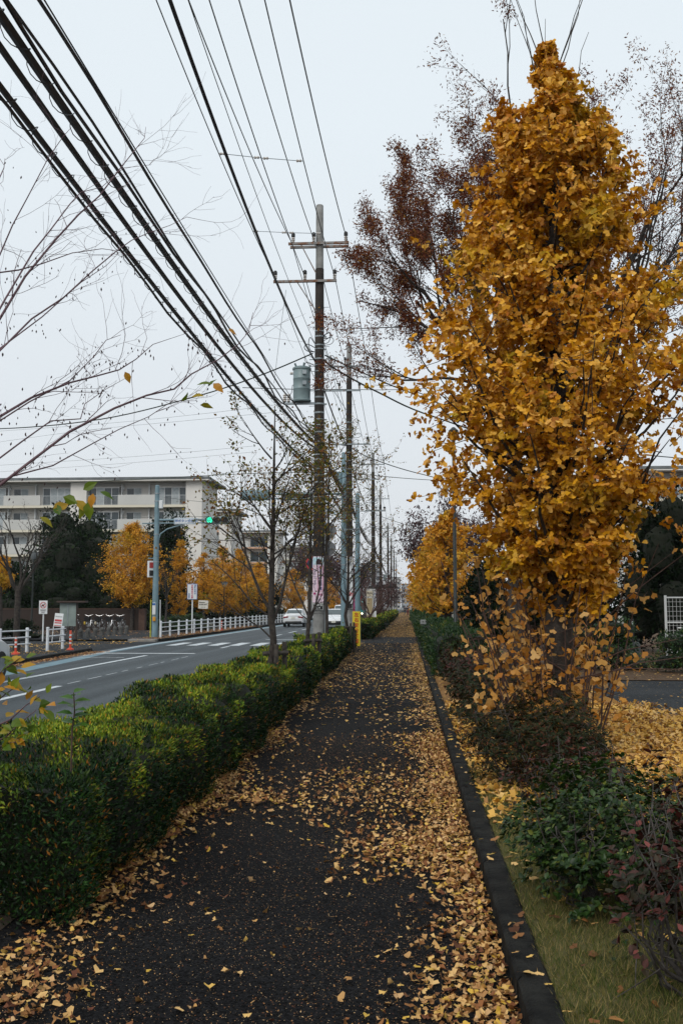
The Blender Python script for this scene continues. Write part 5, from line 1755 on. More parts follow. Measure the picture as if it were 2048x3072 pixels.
# park lamps
def park_lamp(label, x, y, h):
    t = thing('park_lamp', (x, y, 0), label, 'lamp', 'funnel-shaped park lamps')
    MB().lathe([(.07, -.05), (.06, .8), (.045, 1.0), (.04, h)], (x, y, 0), 10).build('post', M_dkgreen, t, True)
    MB().lathe([(.06, h), (.12, h + .05), (.27, h + .32), (.28, h + .36)], (x, y, 0), 16).build('shade', mat('lamp_glass', (.25, .27, .28), rough=.3), t, True)
    MB().lathe([(.29, h + .36), (.29, h + .39), (.05, h + .42)], (x, y, 0), 16).build('cap', M_dkgreen, t, True)


park_lamp('funnel-shaped lamp at the far left in front of the apartment block', -19.9, 52, 4.05)
park_lamp('funnel-shaped lamp among the yellow trees behind the railing', -14.4, 78, 3.1)
# stone bollards
for k, (pxb, pyb) in enumerate(((234, 1917.5), (257, 1914), (277, 1912), (297, 1910), (317, 1908), (335, 1906), (353, 1904), (370, 1902))):
    y = 49.0 + k * 1.28
    x = -16.25 - .03 * k
    names = ['nearest and leftmost', 'second', 'third', 'fourth', 'fifth', 'sixth', 'seventh', 'farthest and rightmost']
    t = MB().lathe([(.125, -.05), (.125, .26), (.10, .27), (.10, .29), (.125, .30), (.12, .38), (.09, .44), (.04, .47)], (x, y, -.02), 14).build('stone_bollard', mat('bollard_stone', (.05, .05, .048), (.09, .09, .085), rough=.9, scale=12), None, True)
    tag(t, names[k] + ' round-topped stone bollard of the row before the bicycles', 'bollard', 'stone bollards by the side street')
# ================================================================== bicycles against the wall
def bicycle(label, x, y, seed, rear_child=None, cover=None):
    t = thing('bicycle', (x, y, -.02), label, 'bicycle', 'bicycles parked nose out along the brick wall')
    rs = np.random.default_rng(seed)
    z0 = -.02
    M_fr = mat('bicycle_silver', (.55, .56, .57), rough=.3, metal=.6) if seed % 2 else mat('bicycle_black', (.02, .02, .022), rough=.35)
    M_chrome = mat('chrome', (.6, .6, .6), rough=.25, metal=.8)
    for yy in (y, y + 1.08):
        w = MB()
        pts = [(x, yy + .30 * math.cos(a), z0 + .33 + .30 * math.sin(a)) for a in np.linspace(0, 2 * math.pi, 22)]
        ty = MB().tube(pts, .022, 6, False).build('wheel', M_black, t, True)
        MB().tube([(x, yy + .275 * math.cos(a), z0 + .33 + .275 * math.sin(a)) for a in np.linspace(0, 2 * math.pi, 22)], .008, 4, False).build('rim', M_chrome, ty)
        for q in range(8):
            a = q * math.pi / 4
            MB().tube([(x, yy, z0 + .33), (x, yy + .275 * math.cos(a), z0 + .33 + .275 * math.sin(a))], .003, 3).build('spoke', M_chrome, ty)
        MB().tube([(x, yy + .335 * math.cos(a), z0 + .33 + .335 * math.sin(a)) for a in np.linspace(.3, 2.6, 10)], .025, 5).build('mudguard', M_chrome, t, True)
    f = MB()
    f.tube([(x, y + .10, z0 + .78), (x, y + .42, z0 + .32), (x, y + .62, z0 + .72)], .018, 6)
    f.tube([(x, y + .12, z0 + .72), (x, y + .30, z0 + .42), (x, y + .48, z0 + .36)], .016, 6)
    f.tube([(x - .06, y + 1.08, z0 + .33), (x, y + .62, z0 + .66), (x + .06, y + 1.08, z0 + .33)], .010, 5)
    f.build('frame', M_fr, t, True)
    MB().tube([(x - .05, y, z0 + .33), (x - .05, y + .06, z0 + .66), (x, y + .09, z0 + .80), (x, y + .11, z0 + .98)], .014, 6).build('fork', M_chrome, t, True)
    MB().tube([(x + .05, y, z0 + .33), (x + .05, y + .06, z0 + .66), (x, y + .09, z0 + .80)], .014, 6).build('fork', M_chrome, t, True)
    MB().tube([(x - .27, y + .30, z0 + 1.06), (x - .25, y + .16, z0 + 1.08), (x - .12, y + .10, z0 + 1.02), (x, y + .10, z0 + .99), (x + .12, y + .10, z0 + 1.02), (x + .25, y + .16, z0 + 1.08), (x + .27, y + .30, z0 + 1.06)], .013, 6).build('handlebar', M_chrome, t, True)
    MB().loft([[(x - .14, y - .22, z0 + .68), (x + .14, y - .22, z0 + .68), (x + .14, y + .03, z0 + .68), (x - .14, y + .03, z0 + .68)], [(x - .19, y - .28, z0 + .93), (x + .19, y - .28, z0 + .93), (x + .19, y + .05, z0 + .93), (x - .19, y + .05, z0 + .93)]]).build('basket', M_black, t)
    MB().obox((x, y + .70, z0 + .86), (.17, .27, .07), bev=.03).build('saddle', M_black, t, True)
    MB().tube([(x, y + .62, z0 + .6), (x, y + .70, z0 + .84)], .014, 6).build('seat_post', M_chrome, t)
    MB().obox((x, y + 1.05, z0 + .70), (.14, .42, .02)).build('rear_rack', M_fr, t)
    if cover is not None:
        MB().obox((x - .16, y - .1, z0 + .55), (.12, .12, .2), bev=.03).build('bag', cover, t, True)


cov = [mat('blue_bag', (.03, .22, .38), rough=.6), None, mat('yellow_bag', (.45, .30, .03), rough=.6), mat('cream_bag', (.45, .4, .3), rough=.6), None, None]
bl = ['leftmost bicycle with a blue bag by the red-print stand sign', 'dark second bicycle from the left with yellow reflector', 'third bicycle from the left with a yellow bag', 'fourth bicycle from the left with a cream bag', 'second bicycle from the right in the parked row', 'rightmost bicycle with a pale frame at the end of the wall']
for k, px_ in enumerate((198, 223, 264, 296, 327, 358)):
    bicycle(bl[k], P(px_, 1880, 61.5)[0], 61.5, 401 + k, cover=cov[k])

# brick wall behind them
M_brick = mat('brown_block', (.055, .030, .022), (.09, .052, .038), rough=.9, scale=3, bump=.3)
M_mortar = mat('dark_mortar', (.03, .02, .016), rough=.95)
wl_ = thing('brick_wall', (-21, 66, -.02), 'low brown block wall behind the row of bicycles', 'wall')
MB().box(-33.5, -17.93, 66.03, 66.22, -.05, 1.36).build('core', M_mortar, wl_)
MB().box(-17.9, -17.5, 65.85, 66.35, -.05, 1.42).build('end_pier', M_brick, wl_)
MB().box(-33.6, -17.95, 66.0, 66.26, 1.37, 1.43).build('coping', M_brick, wl_)
me = None
for r_ in range(7):
    for q in range(38):
        x = -17.93 - .21 - q * .41 - (r_ % 2) * .2
        if me is None:
            o = MB().obox((0, 0, 0), (.40, .06, .185), bev=.008).build('block', M_brick, wl_)
            me = o.data
        else:
            o = bpy.data.objects.new('block', me)
            put(o, wl_)
        o.location = (x + 21, 66.02 - 66 + rng.uniform(-.004, .004), .06 + r_ * .195 + .02)

# ================================================================== apartment blocks
M_wall = mat('apartment_plaster', (.66, .64, .60), (.60, .58, .55), rough=.85, scale=.35, detail=8)
M_band = mat('cream_band', (.60, .56, .46), rough=.8)
M_band_p = mat('peach_band', (.55, .33, .22), rough=.8)
M_par = mat('parapet_grey', (.50, .50, .48), (.46, .46, .44), rough=.8, scale=.5)
M_roof_e = mat('roof_edge', (.14, .155, .16), (.10, .11, .115), rough=.7, scale=2)
M_sash = mat('window_sash', (.62, .64, .65), rough=.4)
M_curt = mat('curtain', (.42, .46, .48), (.30, .34, .36), rough=.9, scale=4)
M_railb = mat('balcony_rail', (.40, .42, .43), rough=.4, metal=.3)


def window(t, x0, x1, y, z0, z1, nl, curtains, frame=True):
    w = MB()
    d = .05
    w.box(x0, x1, y - d, y, z1 - .06, z1).box(x0, x1, y - d, y, z0, z0 + .05)
    for k in range(nl + 1):
        xx = x0 + (x1 - x0) * k / nl
        w.box(max(xx - .03, x0), min(xx + .03, x1), y - d - .004, y - .002, z0 + .052, z1 - .062)
    wo = w.build('window', M_sash, t)
    for k in range(nl):
        xa, xb = x0 + (x1 - x0) * k / nl + .03, x0 + (x1 - x0) * (k + 1) / nl - .03
        MB().box(xa, xb, y - .02, y - .01, z0 + .05, z1 - .06).build('pane', M_curt if curtains[k % len(curtains)] else M_glass, wo)


def block(label, xr, yf, units, storeys, fh, z0, band, depth=8.5, left_extra=True, seed=0, detail=True, wall=None, mirror=False, visible=None):
    """slab block facing -Y; right end at xr; unit 12.5 m"""
    U = 12.5
    t = thing('apartment_block', (xr, yf, 0), label, 'apartment block', 'apartment blocks around the road')
    W = U * units + 1.8
    rs = np.random.default_rng(seed)
    H = z0 + storeys * fh
    sg = -1 if mirror else 1
    X = lambda d: xr - sg * d
    bx = lambda b, d0, d1, *a: b.box(min(X(d0), X(d1)), max(X(d0), X(d1)), *a)
    wall = wall or M_wall
    bx(MB(), .0, W, yf + 1.35, yf + depth, -.1, H).build('wall', wall, t)
    piers = MB()
    for u in range(units + 1):
        d = u * U
        bx(MB(), d + (.003 if u else -.003), d + 1.75, yf, yf + 1.36, -.1, H).build('pier', wall, t)
    rf = MB()
    bx(rf, -.9, W + .5, yf - .7, yf + depth + .6, H, H + .28)
    r_ = rf.build('roof', M_roof_e, t)
    bx(MB(), -.88, W + .48, yf - .68, yf + .5, H - .12, H - .002).build('eaves', wall, r_)
    for s in range(storeys):
        z = z0 + s * fh
        for u in range(units):
            d0, d1 = u * U + 1.755, (u + 1) * U - .005
            bx(MB(), d0, d1, yf + .02, yf + 1.345, z - .26, z).build('floor_band', band, t)
            if not detail: 
                for (a, b_) in ((d0 + .1, d0 + 3.2), (d0 + 4.6, d0 + 6.2), (d1 - 3.3, d1 - .1)):
                    window(t, min(X(a), X(b_)), max(X(a), X(b_)), yf + 1.34, z + .1, z + 1.9, 2, (rs.uniform() < .5, 0))
                bx(MB(), d0 + 3.3, d1 - 3.4, yf + .01, yf + .13, z, z + 1.05).build('parapet', M_par, t)
                continue
            # window bay | parapet bay with small window | window bay
            for (a, b_) in ((d0 + .05, d0 + 3.25), (d1 - 3.35, d1 - .05)):
                xa, xb = min(X(a), X(b_)), max(X(a), X(b_))
                window(t, xa, xb, yf + .75, z + .02, z + 1.95, 4, [rs.uniform() < .6 for _ in range(4)])
                MB().box(xa, xb, yf + .76, yf + 1.34, z + 1.95, z + 2.02).build('lintel', wall, t)
                MB().box(xa, xb, yf + 1.30, yf + 1.345, z, z + .01).build('sill', wall, t)
                bxr = MB().box(xa, xb, yf + .10, yf + .13, z + 1.0, z + 1.04).box(xa, xb, yf + .10, yf + .13, z + .05, z + .08)
                ra = bxr.build('railing', M_railb, t)
                nb = 24
                bars = MB()
                for q in range(nb):
                    xx = xa + (xb - xa) * (q + .5) / nb
                    bars.box(xx - .012, xx + .012, yf + .105, yf + .125, z + .08, z + 1.0)
                bb = bars.build('bars', M_railb, ra)
                bb['kind'] = 'stuff'
            a, b_ = d0 + 3.3, d1 - 3.4
            bx(MB(), a, b_, yf + .01, yf + .13, z + .003, z + 1.08).build('parapet', M_par, t)
            c = (a + b_) / 2 - .2
            window(t, min(X(c), X(c + 1.6)), max(X(c), X(c + 1.6)), yf + 1.33, z + .75, z + 1.95, 2, (0, 1))
            for q in (c - 1.0, c + 2.0):
                bx(MB(), q, q + .12, yf + .9, yf + 1.34, z, z + fh - .27).build('downpipe', M_sash, t)
            bx(MB(), c + 1.85, c + 2.15, yf + 1.1, yf + 1.34, z + 1.75, z + 2.05).build('vent_box', M_sash, t)
    return t


# (roof edge at 15.4 m, right front corner at x=-21.8)
block('cream apartment block with balconies at the left behind dark evergreens', -21.7, 104, 3, 5, 2.62, 1.9, M_band, seed=1)
block('peach-banded apartment block behind the green traffic light', -24.2, 136, 2, 5, 2.62, 1.6, M_band_p, seed=2)
block('third apartment block farther back behind the young tree', -22.5, 172, 2, 5, 2.62, 1.4, M_band_p, seed=3, detail=False)
block('fourth distant apartment block beside the first utility pole', -20.5, 215, 2, 5, 2.62, 1.4, M_band, seed=4, detail=False)
block('cream apartment block with railed balconies at the right edge', 20.6, 92, 2, 5, 2.62, .9, M_band, seed=5, mirror=True)
M_far1 = mat('far_wall_grey', (.26, .27, .29), (.34, .35, .36), rough=.9, scale=.4)
M_far2 = mat('far_wall_pale', (.40, .40, .40), (.46, .45, .44), rough=.9, scale=.4)


def far_house(label, x0, x1, y, h, m, seed, depth=10):
    t = thing('distant_building', ((x0 + x1) / 2, y, 0), label, 'building', 'distant buildings along the road')
    MB().box(x0, x1, y, y + depth, -.2, h).build('wall', m, t)
    MB().box(x0 - .3, x1 + .3, y - .3, y + depth + .3, h, h + .35).build('roof', M_roof_e, t)
    nf = max(int(h / 3), 1)
    nw = max(int((x1 - x0) / 2.4), 1)
    for f in range(nf):
        for k in range(nw):
            xa = x0 + (x1 - x0) * (k + .2) / nw
            xb = x0 + (x1 - x0) * (k + .8) / nw
            MB().box(xa, xb, y - .06, y - .01, f * 3 + .9, f * 3 + 2.2).build('window', M_glass, t)


far_house('pale shop building behind the buses on the far side', -20, -13, 235, 8, M_far2, 1)
far_house('grey building far down the road on the left', -19, -12.6, 290, 12, M_far1, 2)
far_house('low pale house far down the left pavement', -18.5, -13.2, 190, 5.5, M_far2, 3)
far_house('grey block closing the end of the footpath', -3.5, 9, 560, 14, M_far1, 4)
far_house('tall distant block beyond the footpath on the right', 6, 16, 620, 26, M_far1, 5)
far_house('tall distant block left of the end of the footpath', -12, -4.5, 640, 20, M_far2, 6)
far_house('far tower just visible between the poles', -24, -14, 520, 24, M_far1, 7)

# red and white shop sign by the far cars
t = thing('shop_sign', (-9.9, 190, 0), 'red shop sign panel behind the teal truck', 'sign')
MB().box(-10.2, -8.6, 190, 190.2, 1.2, 3.6).build('panel', mat('shop_red', (.42, .02, .05), rough=.5), t)
for q in range(2):
    MB().box(-10.1 + q * .8, -9.5 + q * .8, 189.95, 189.99, 3.7, 5.0).build('banner', mat('shop_pink_white', (.5, .3, .34), rough=.6), t)
MB().box(-9.5, -9.3, 190, 190.15, 0, 3.7).build('post', M_steel, t)

# ================================================================== vehicles
M_cwhite = mat('car_white', (.66, .68, .70), rough=.22, spec=.5)
M_cglass = mat('car_glass', (.05, .07, .075), rough=.06, spec=.6)
M_cblack = mat('car_trim', (.012, .013, .014), rough=.4)
M_tail = mat('tail_lamp', (.20, .01, .02), rough=.25)
M_headl = mat('head_lamp', (.5, .52, .52), rough=.15)
M_plate = mat('number_plate', (.55, .55, .50), rough=.5)


def car(label, x, y, fwd, kind='sedan', paint=None):
    """y = middle of the car; fwd +1 drives away from the camera"""
    paint = paint or M_cwhite
    t = thing('car', (x, y, -.1), label, 'car', 'cars on the road')
    z0 = -.1
    T = lambda u, v, w: (x - fwd * u, y + fwd * v, z0 + w)      # u left-right, v along, w up
    L = 4.55 if kind == 'sedan' else 4.4
    hL = L / 2
    W = .90
    if kind == 'sedan':
        st = [(-hL, .70, .45, .78), (-hL + .08, .80, .30, .98), (-hL + .5, .88, .24, 1.02), (-1.2, .90, .22, .96), (0, .90, .22, .95), (1.0, .90, .22, .94), (1.5, .89, .24, .88), (hL - .25, .82, .28, .76), (hL - .05, .72, .34, .64), (hL, .60, .40, .56)]
        cab = [(-1.65, .66, 1.0, .02), (-1.0, .60, .95, .42), (-.4, .58, .95, .50), (.2, .58, .95, .48), (1.25, .66, .90, .02)]
        roofz = 1.45
    else:
        st = [(-hL, .80, .40, .95), (-hL + .06, .86, .30, 1.02), (-1.2, .88, .22, 1.0), (0, .88, .22, 1.0), (1.1, .88, .22, .98), (1.6, .87, .25, .92), (hL - .2, .82, .28, .82), (hL, .68, .38, .62)]
        cab = [(-hL + .08, .76, 1.0, .05), (-hL + .25, .70, 1.0, .72), (-.5, .70, 1.0, .80), (.3, .68, 1.0, .78), (1.35, .72, .96, .02)]
        roofz = 1.78
    rings = []
    for v, w, zb, zt in st:
        half = [(w * .78, zb), (w * .97, zb + .10), (w, (zb + zt) / 2), (w * .97, zt - .08), (w * .84, zt)]
        rings.append([T(u, v, q) for u, q in half] + [T(-u, v, q) for u, q in reversed(half)])
    MB().loft(rings).build('body', paint, t, True)
    rings = []
    for v, w, zb, hh in cab:
        half = [(w * 1.22, zb - .06), (w * 1.13, zb + hh * .5), (w, zb + hh), (w * .5, zb + hh + .035)]
        rings.append([T(u, v, q) for u, q in half] + [T(-u, v, q) for u, q in reversed(half)])
    cb = MB().loft(rings).build('cabin', paint, t, True)
    # glass set just proud of the cabin skin
    def pane(name, i, j, a, b_, uv):
        (v0, w0, zb0, h0), (v1, w1, zb1, h1) = cab[i], cab[j]
        pts = []
        for vv, ww, zb, hh, f in ((v0, w0, zb0, h0, a), (v1, w1, zb1, h1, b_)):
            pts.append((vv, ww * uv, zb + hh))
        (va, wa, za_), (vb, wb, zb_) = pts
        s = 1 if vb > va else -1
        off = .02
        # shrink along the slope
        lerp = lambda p, q, f: p + (q - p) * f
        q0 = (lerp(va, vb, .12), lerp(wa, wb, .12), lerp(za_, zb_, .12) + off + .03)
        q1 = (lerp(va, vb, .88), lerp(wa, wb, .88), lerp(za_, zb_, .88) + off + .03)
        MB().poly([T(-q0[1], q0[0], q0[2]), T(q0[1], q0[0], q0[2]), T(q1[1], q1[0], q1[2]), T(-q1[1], q1[0], q1[2])]).build(name, M_cglass, cb)
    pane('rear_window', 0, 1, 0, 1, .95)
    pane('windscreen', len(cab) - 1, len(cab) - 2, 0, 1, .95)
    for sgn in (-1, 1):
        lo, hi = cab[1], cab[-2]
        u_lo, u_hi = 1.19, 1.05
        q = [T(sgn * (lo[1] * u_lo + .012), lo[0] - .25, lo[2] + .05), T(sgn * (hi[1] * u_lo + .012), hi[0] + .6, hi[2] + .02), T(sgn * (hi[1] * u_hi + .012), hi[0] + .05, hi[2] + hi[3] * .86), T(sgn * (lo[1] * u_hi + .012), lo[0] + .05, lo[2] + lo[3] * .86)]
        MB().poly(q).build('side_window', M_cglass, cb)
        MB().obox(T(sgn * (W + .08), .75, .98), (.16, .10, .12), bev=.03).build('mirror', paint, t, True)
        for v in (-1.35, 1.38):
            wh = MB().lathe([(.20, -.10), (.31, -.10), (.325, -.06), (.325, .06), (.31, .10), (.20, .10)], T(sgn * .79, v, .325), 20, axis='x').build('wheel', M_black, t, True)
            MB().lathe([(.2, -.105), (.19, .105)], T(sgn * .79, v, .325), 14, axis='x').build('rim', M_steel, wh, True)
        MB().obox(T(sgn * .60, -hL + .03, .80 if kind == 'sedan' else .92), (.42, .12, .12 if kind == 'sedan' else .3), rot=(0, -sgn * fwd * .12, 0), bev=.03).build('tail_light', M_tail, t, True)
        MB().obox(T(sgn * .62, hL - .18, .68), (.34, .22, .11), rot=(0, 0, sgn * fwd * .5), bev=.03).build('headlight', M_headl, t, True)
    MB().obox(T(0, -hL + .02, .38), (1.35, .10, .20), bev=.03).build('rear_bumper', M_cblack, t, True)
    MB().obox(T(0, hL - .04, .42), (1.25, .12, .26), bev=.04).build('grille', M_cblack, t, True)
    MB().obox(T(0, hL + .03, .48), (.33, .02, .165)).build('number_plate', M_plate, t)
    MB().obox(T(0, -hL - .02, .74), (.33, .03, .165)).build('number_plate', M_plate, t)
    MB().obox(T(0, -hL - .02, .93 if kind == 'sedan' else 1.0), (1.1, .03, .02)).build('trim_strip', M_steel, t)
    return t


car('white sedan driving away in the far lane, seen from behind', -9.25, 83, 1)
car('white wagon ahead of the sedan, half hidden by the first utility pole', -9.7, 113, 1, 'wagon')
car('white sedan coming towards the camera beside the blue-grey post', -5.75, 80, -1)
car('white wagon following the oncoming sedan', -6.3, 97, -1, 'wagon')
car('white car leaving the picture at the left edge', -10.1, 20.95, 1, 'wagon')
car('white car parked far left behind the brick wall', -27.5, 78, 1, 'wagon')


def big_vehicle(name, label, x, y, w, l, h, paint, kind, lamp=None):
    t = thing(name, (x, y, -.1), label, 'bus' if kind == 'bus' else 'truck')
    z0 = -.1
    MB().obox((x, y + l / 2, z0 + .35 + (h - .35) / 2), (w, l, h - .35), bev=.12).build('body', paint, t, True)
    ws = MB().obox((x, y - .01, z0 + h * .66), (w * .86, .06, h * .36), bev=.05).build('windscreen', M_cglass, t)
    MB().box(x - .015, x + .015, y - .055, y - .035, z0 + h * .48, z0 + h * .84).build('mullion', M_cblack, ws)
    MB().obox((x, y - .005, z0 + h * .9), (w * .5, .05, h * .09), bev=.01).build('destination_panel', M_cblack, t)
    MB().obox((x, y + .02, z0 + .5), (w * .96, .1, .3), bev=.04).build('bumper', M_cblack, t)
    for s in (-1, 1):
        MB().lathe([(.12, 0), (.12, -.05)], (x + s * w * .36, y - .0, z0 + .75), 14, axis='y').build('headlight', lamp or M_headl, t, True)
        MB().box(x + s * (w / 2) - .01, x + s * (w / 2) + .012, y + .5, y + l - .5, z0 + h * .5, z0 + h * .82).build('side_window', M_cglass, t)
        for v in (1.2, l - 1.8):
            MB().lathe([(.25, -.12), (.45, -.12), (.45, .12), (.25, .12)], (x + s * (w / 2 - .12), y + v, z0 + .45), 16, axis='x').build('wheel', M_black, t, True)
        MB().obox((x + s * (w / 2 + .12), y + .1, z0 + h * .72), (.18, .12, .4), bev=.03).build('mirror', M_cblack, t)
    return t


M_pinkbus = mat('bus_magenta', (.42, .03, .16), (.36, .10, .05), rough=.35, scale=.8, lo=.5, hi=.7)
big_vehicle('bus', 'magenta bus behind the white oncoming cars', -8.9, 146, 2.4, 10, 3.0, M_pinkbus, 'bus')
big_vehicle('truck', 'teal truck with lit headlights left of the bus stop board', -5.25, 132, 2.1, 6, 2.6, mat('truck_teal', (.02, .20, .20), rough=.35), 'truck', emit_mat('head_lamp_lit', (1.0, .85, .6), 2.5))

# ================================================================== two walkers far along the path
def person(label, x, y, jacket, trousers, hgt=1.68, stride=.16):
    t = thing('person', (x, y, 0), label, 'person', 'walkers far along the footpath')
    k = hgt / 1.72

    def skin(name, V, E, Rr, m, root=0):
        me = bpy.data.meshes.new(name)
        o_ = ORG[t.name]
        me.from_pydata([((vx) * k, vy * k, vz * k) for vx, vy, vz in V], E, [])
        o = put(bpy.data.objects.new(name, me), t)
        sm = o.modifiers.new('skin', 'SKIN')
        sv = me.skin_vertices[0].data if me.skin_vertices else None
        if sv is None:
            bpy.context.view_layer.objects.active = o
            me.update()
            bpy.ops.object.select_all(action='DESELECT') if bpy.ops.object.select_all.poll() else None
            o.select_set(True)
            bpy.ops.mesh.customdata_skin_add()
            sv = me.skin_vertices[0].data
        for i, r in enumerate(Rr):
            sv[i].radius = (r * k, r * k)
            sv[i].use_root = (i == root)
        sb = o.modifiers.new('sub', 'SUBSURF')
        sb.levels = sb.render_levels = 1
        me.materials.append(m)
        return o
    s = stride
    body = [(0, 0, .92), (0, 0, 1.15), (0, -.01, 1.38), (0, 0, 1.50), (0, .02, 1.58), (0, .02, 1.66),
            (-.19, 0, 1.40), (-.24, -.02, 1.14), (-.25, .06, .90), (-.25, .10, .82),
            (.19, 0, 1.40), (.24, .02, 1.14), (.25, .04, .90), (.25, .07, .82),
            (-.10, 0, .86), (-.10, s * .6, .48), (-.10, s, .08), (-.10, s + .12, .04),
            (.10, 0, .86), (.10, -s * .3, .48), (.10, -s, .09), (.10, -s + .12, .04)]
    E = [(0, 1), (1, 2), (2, 3), (3, 4), (4, 5), (2, 6), (6, 7), (7, 8), (8, 9), (2, 10), (10, 11), (11, 12), (12, 13), (0, 14), (14, 15), (15, 16), (16, 17), (0, 18), (18, 19), (19, 20), (20, 21)]
    Rr = [.13, .12, .14, .05, .09, .085, .06, .045, .035, .03, .06, .045, .035, .03, .085, .06, .045, .035, .085, .06, .045, .035]
    skin('body', body, E, Rr, mat('skin_tone', (.42, .26, .19), rough=.6))
    jk = [body[i] for i in (0, 1, 2, 6, 7, 8, 10, 11, 12)]
    skin('jacket', jk, [(0, 1), (1, 2), (2, 3), (3, 4), (4, 5), (2, 6), (6, 7), (7, 8)], [.17, .16, .165, .08, .065, .055, .08, .065, .055], jacket)
    tr = [body[i] for i in (0, 14, 15, 16, 18, 19, 20)]
    skin('trousers', tr, [(0, 1), (1, 2), (2, 3), (0, 4), (4, 5), (5, 6)], [.145, .10, .075, .065, .10, .075, .065], trousers)
    MB().lathe([(.02, -.11), (.09, -.08), (.105, 0), (.09, .07), (.03, .105)], (x, y - .0, 1.66 * k), 12).build('hair', mat('dark_hair', (.012, .01, .01), rough=.7), t, True)
    for sx_, yy in ((-.10, s), (.10, -s)):
        MB().obox((x + sx_ * k, y + (yy + .05) * k, .04 * k), (.10, .27, .08), bev=.03).build('shoe', M_black, t, True)


person('walker in a dark coat and dark red trousers far along the footpath', .02, 172, mat('dark_coat', (.02, .016, .02), rough=.8), mat('dark_red_trousers', (.11, .012, .016), rough=.8))
person('farther walker in dark clothes beside the one in red trousers', -.55, 205, mat('navy_coat', (.015, .018, .026), rough=.8), mat('black_trousers', (.014, .014, .016), rough=.8))
# ================================================================== trees across the road and behind
M_ever = leaf_mat('evergreen_leaves', [(0, (.002, .007, .002)), (.6, (.006, .015, .005)), (.95, (.013, .028, .008)), (1, (.03, .05, .012))], .08, .6, spec=.04)
M_everc = leaf_mat('conifer_leaves', [(0, (.002, .005, .0025)), (.7, (.005, .011, .004)), (1, (.011, .022, .007))], .06, .7, spec=.03)


def mass(name, label, c, rx, ry, h, n, leaf, m, seed, trunk=.2, base=.12, group=None, lobes=9, cat='tree', zb=0.0, tmpl=QUAD):
    """dense evergreen: lobed crown of many small leaf faces over dark limbs"""
    t = thing(name, (c[0], c[1], zb), label, cat, group)
    rs = np.random.default_rng(seed)
    C = np.array([c[0], c[1], zb], float)
    limbs = [(np.array([C + [0, 0, -.05], C + [rs.normal() * .05, 0, h * .3], C + [rs.normal() * .1, 0, h * .75]]), np.array([trunk, trunk * .8, trunk * .3]), 0)]
    cent, rad = [], []
    for k in range(lobes):
        a = k * 2.4
        f = k / max(lobes - 1, 1)
        z = h * (base + .1 + (.70 - base) * f)
        q = .55 * (1 - .5 * f ** 2)
        p = C + np.array([math.cos(a) * rx * q, math.sin(a) * ry * q, z])
        cent.append(p)
        rad.append(np.array([rx * (.62 - .16 * f), ry * (.62 - .16 * f), h * .23]))
        limbs.append((np.array([C + [0, 0, max(z - .3 * h, .1 * h)], (C + [0, 0, z]) * .4 + p * .6, p]), np.linspace(trunk * .4, trunk * .1, 3), 2))
    limbs_mesh('trunk', limbs, M_bark, t)
    core = MB()
    for p, r in zip(cent, rad):
        pr = [(.12, -.62), (.5, -.45), (.62, 0), (.5, .4), (.12, .6)]
        V, F, nn = [], [], 10
        for (q, z) in pr:
            for j in range(nn):
                a = j * 6.283 / nn
                V.append(p + np.array([math.cos(a) * q, math.sin(a) * q, z]) * r)
        for i in range(4):
            for j in range(nn):
                F.append((i * nn + j, i * nn + (j + 1) % nn, (i + 1) * nn + (j + 1) % nn, (i + 1) * nn + j))
        F += [tuple(range(nn - 1, -1, -1)), tuple(range(4 * nn, 5 * nn))]
        core.add(V, F)
    core.build('inner_foliage', M_core, t, True)
    i = rs.integers(0, lobes, n)
    v = rs.normal(size=(n, 3))
    v /= np.linalg.norm(v, axis=1, keepdims=True)
    q = rs.uniform(.68, 1.06, n) * (1 + .10 * noise3(v * 4 + i[:, None], seed, 1.5))
    pos = np.array(cent)[i] + v * q[:, None] * np.array(rad)[i]
    pos = pos[pos[:, 2] > zb + .1]
    v = v[:len(pos)]
    n = len(pos)
    dv = pos - (C + [0, 0, h * .45])
    dv /= np.linalg.norm(dv, axis=1, keepdims=True)
    scatter('crown', tmpl, pos, dv * .6 + rs.normal(size=(n, 3)) * .7 + [0, 0, .2], dv + rs.normal(size=(n, 3)) * .7 + [0, 0, .4], leaf * rs.uniform(.6, 1.3, n), m, t)
    return t


ge = 'dark evergreens across the road'
def pt(px, Y): return (float(P(px, 1820, Y)[0]), Y)
mass('evergreen_tree', 'big round dark evergreen in front of the cream apartment block', pt(240, 76), 3.5, 3.0, 8.0, 9000, .30, M_ever, 81, .25, .08, ge, 10)
mass('evergreen_tree', 'taller dark evergreen crown behind the big round one', pt(215, 84), 4.3, 3.2, 10.3, 9000, .32, M_ever, 82, .25, .1, ge, 10)
mass('evergreen_tree', 'dark evergreen right behind the signal post', pt(490, 82), 2.7, 2.0, 9.4, 8000, .28, M_ever, 83, .22, .05, ge, 9)
mass('evergreen_tree', 'low dark evergreen at the far left edge', pt(40, 70), 3.2, 2.5, 4.8, 6000, .28, M_ever, 84, .18, .0, ge, 8)
mass('evergreen_tree', 'dark evergreen bush above the bicycles on the left', pt(180, 69.5), 3.0, 1.6, 3.6, 6000, .22, M_ever, 85, .15, .25, ge, 8)
mass('evergreen_tree', 'dark evergreen bush above the bicycles on the right', pt(340, 69.5), 2.6, 1.6, 3.9, 6000, .22, M_ever, 86, .15, .25, ge, 8)
mass('evergreen_tree', 'dark shrub mass right of the brick wall', pt(470, 74), 1.8, 1.8, 4.2, 4000, .24, M_ever, 87, .15, 0, ge, 7)
mass('evergreen_tree', 'dark evergreen behind the blue-framed sign', pt(620, 88), 2.2, 2.2, 4.8, 4000, .28, M_ever, 88, .15, 0, ge, 7)
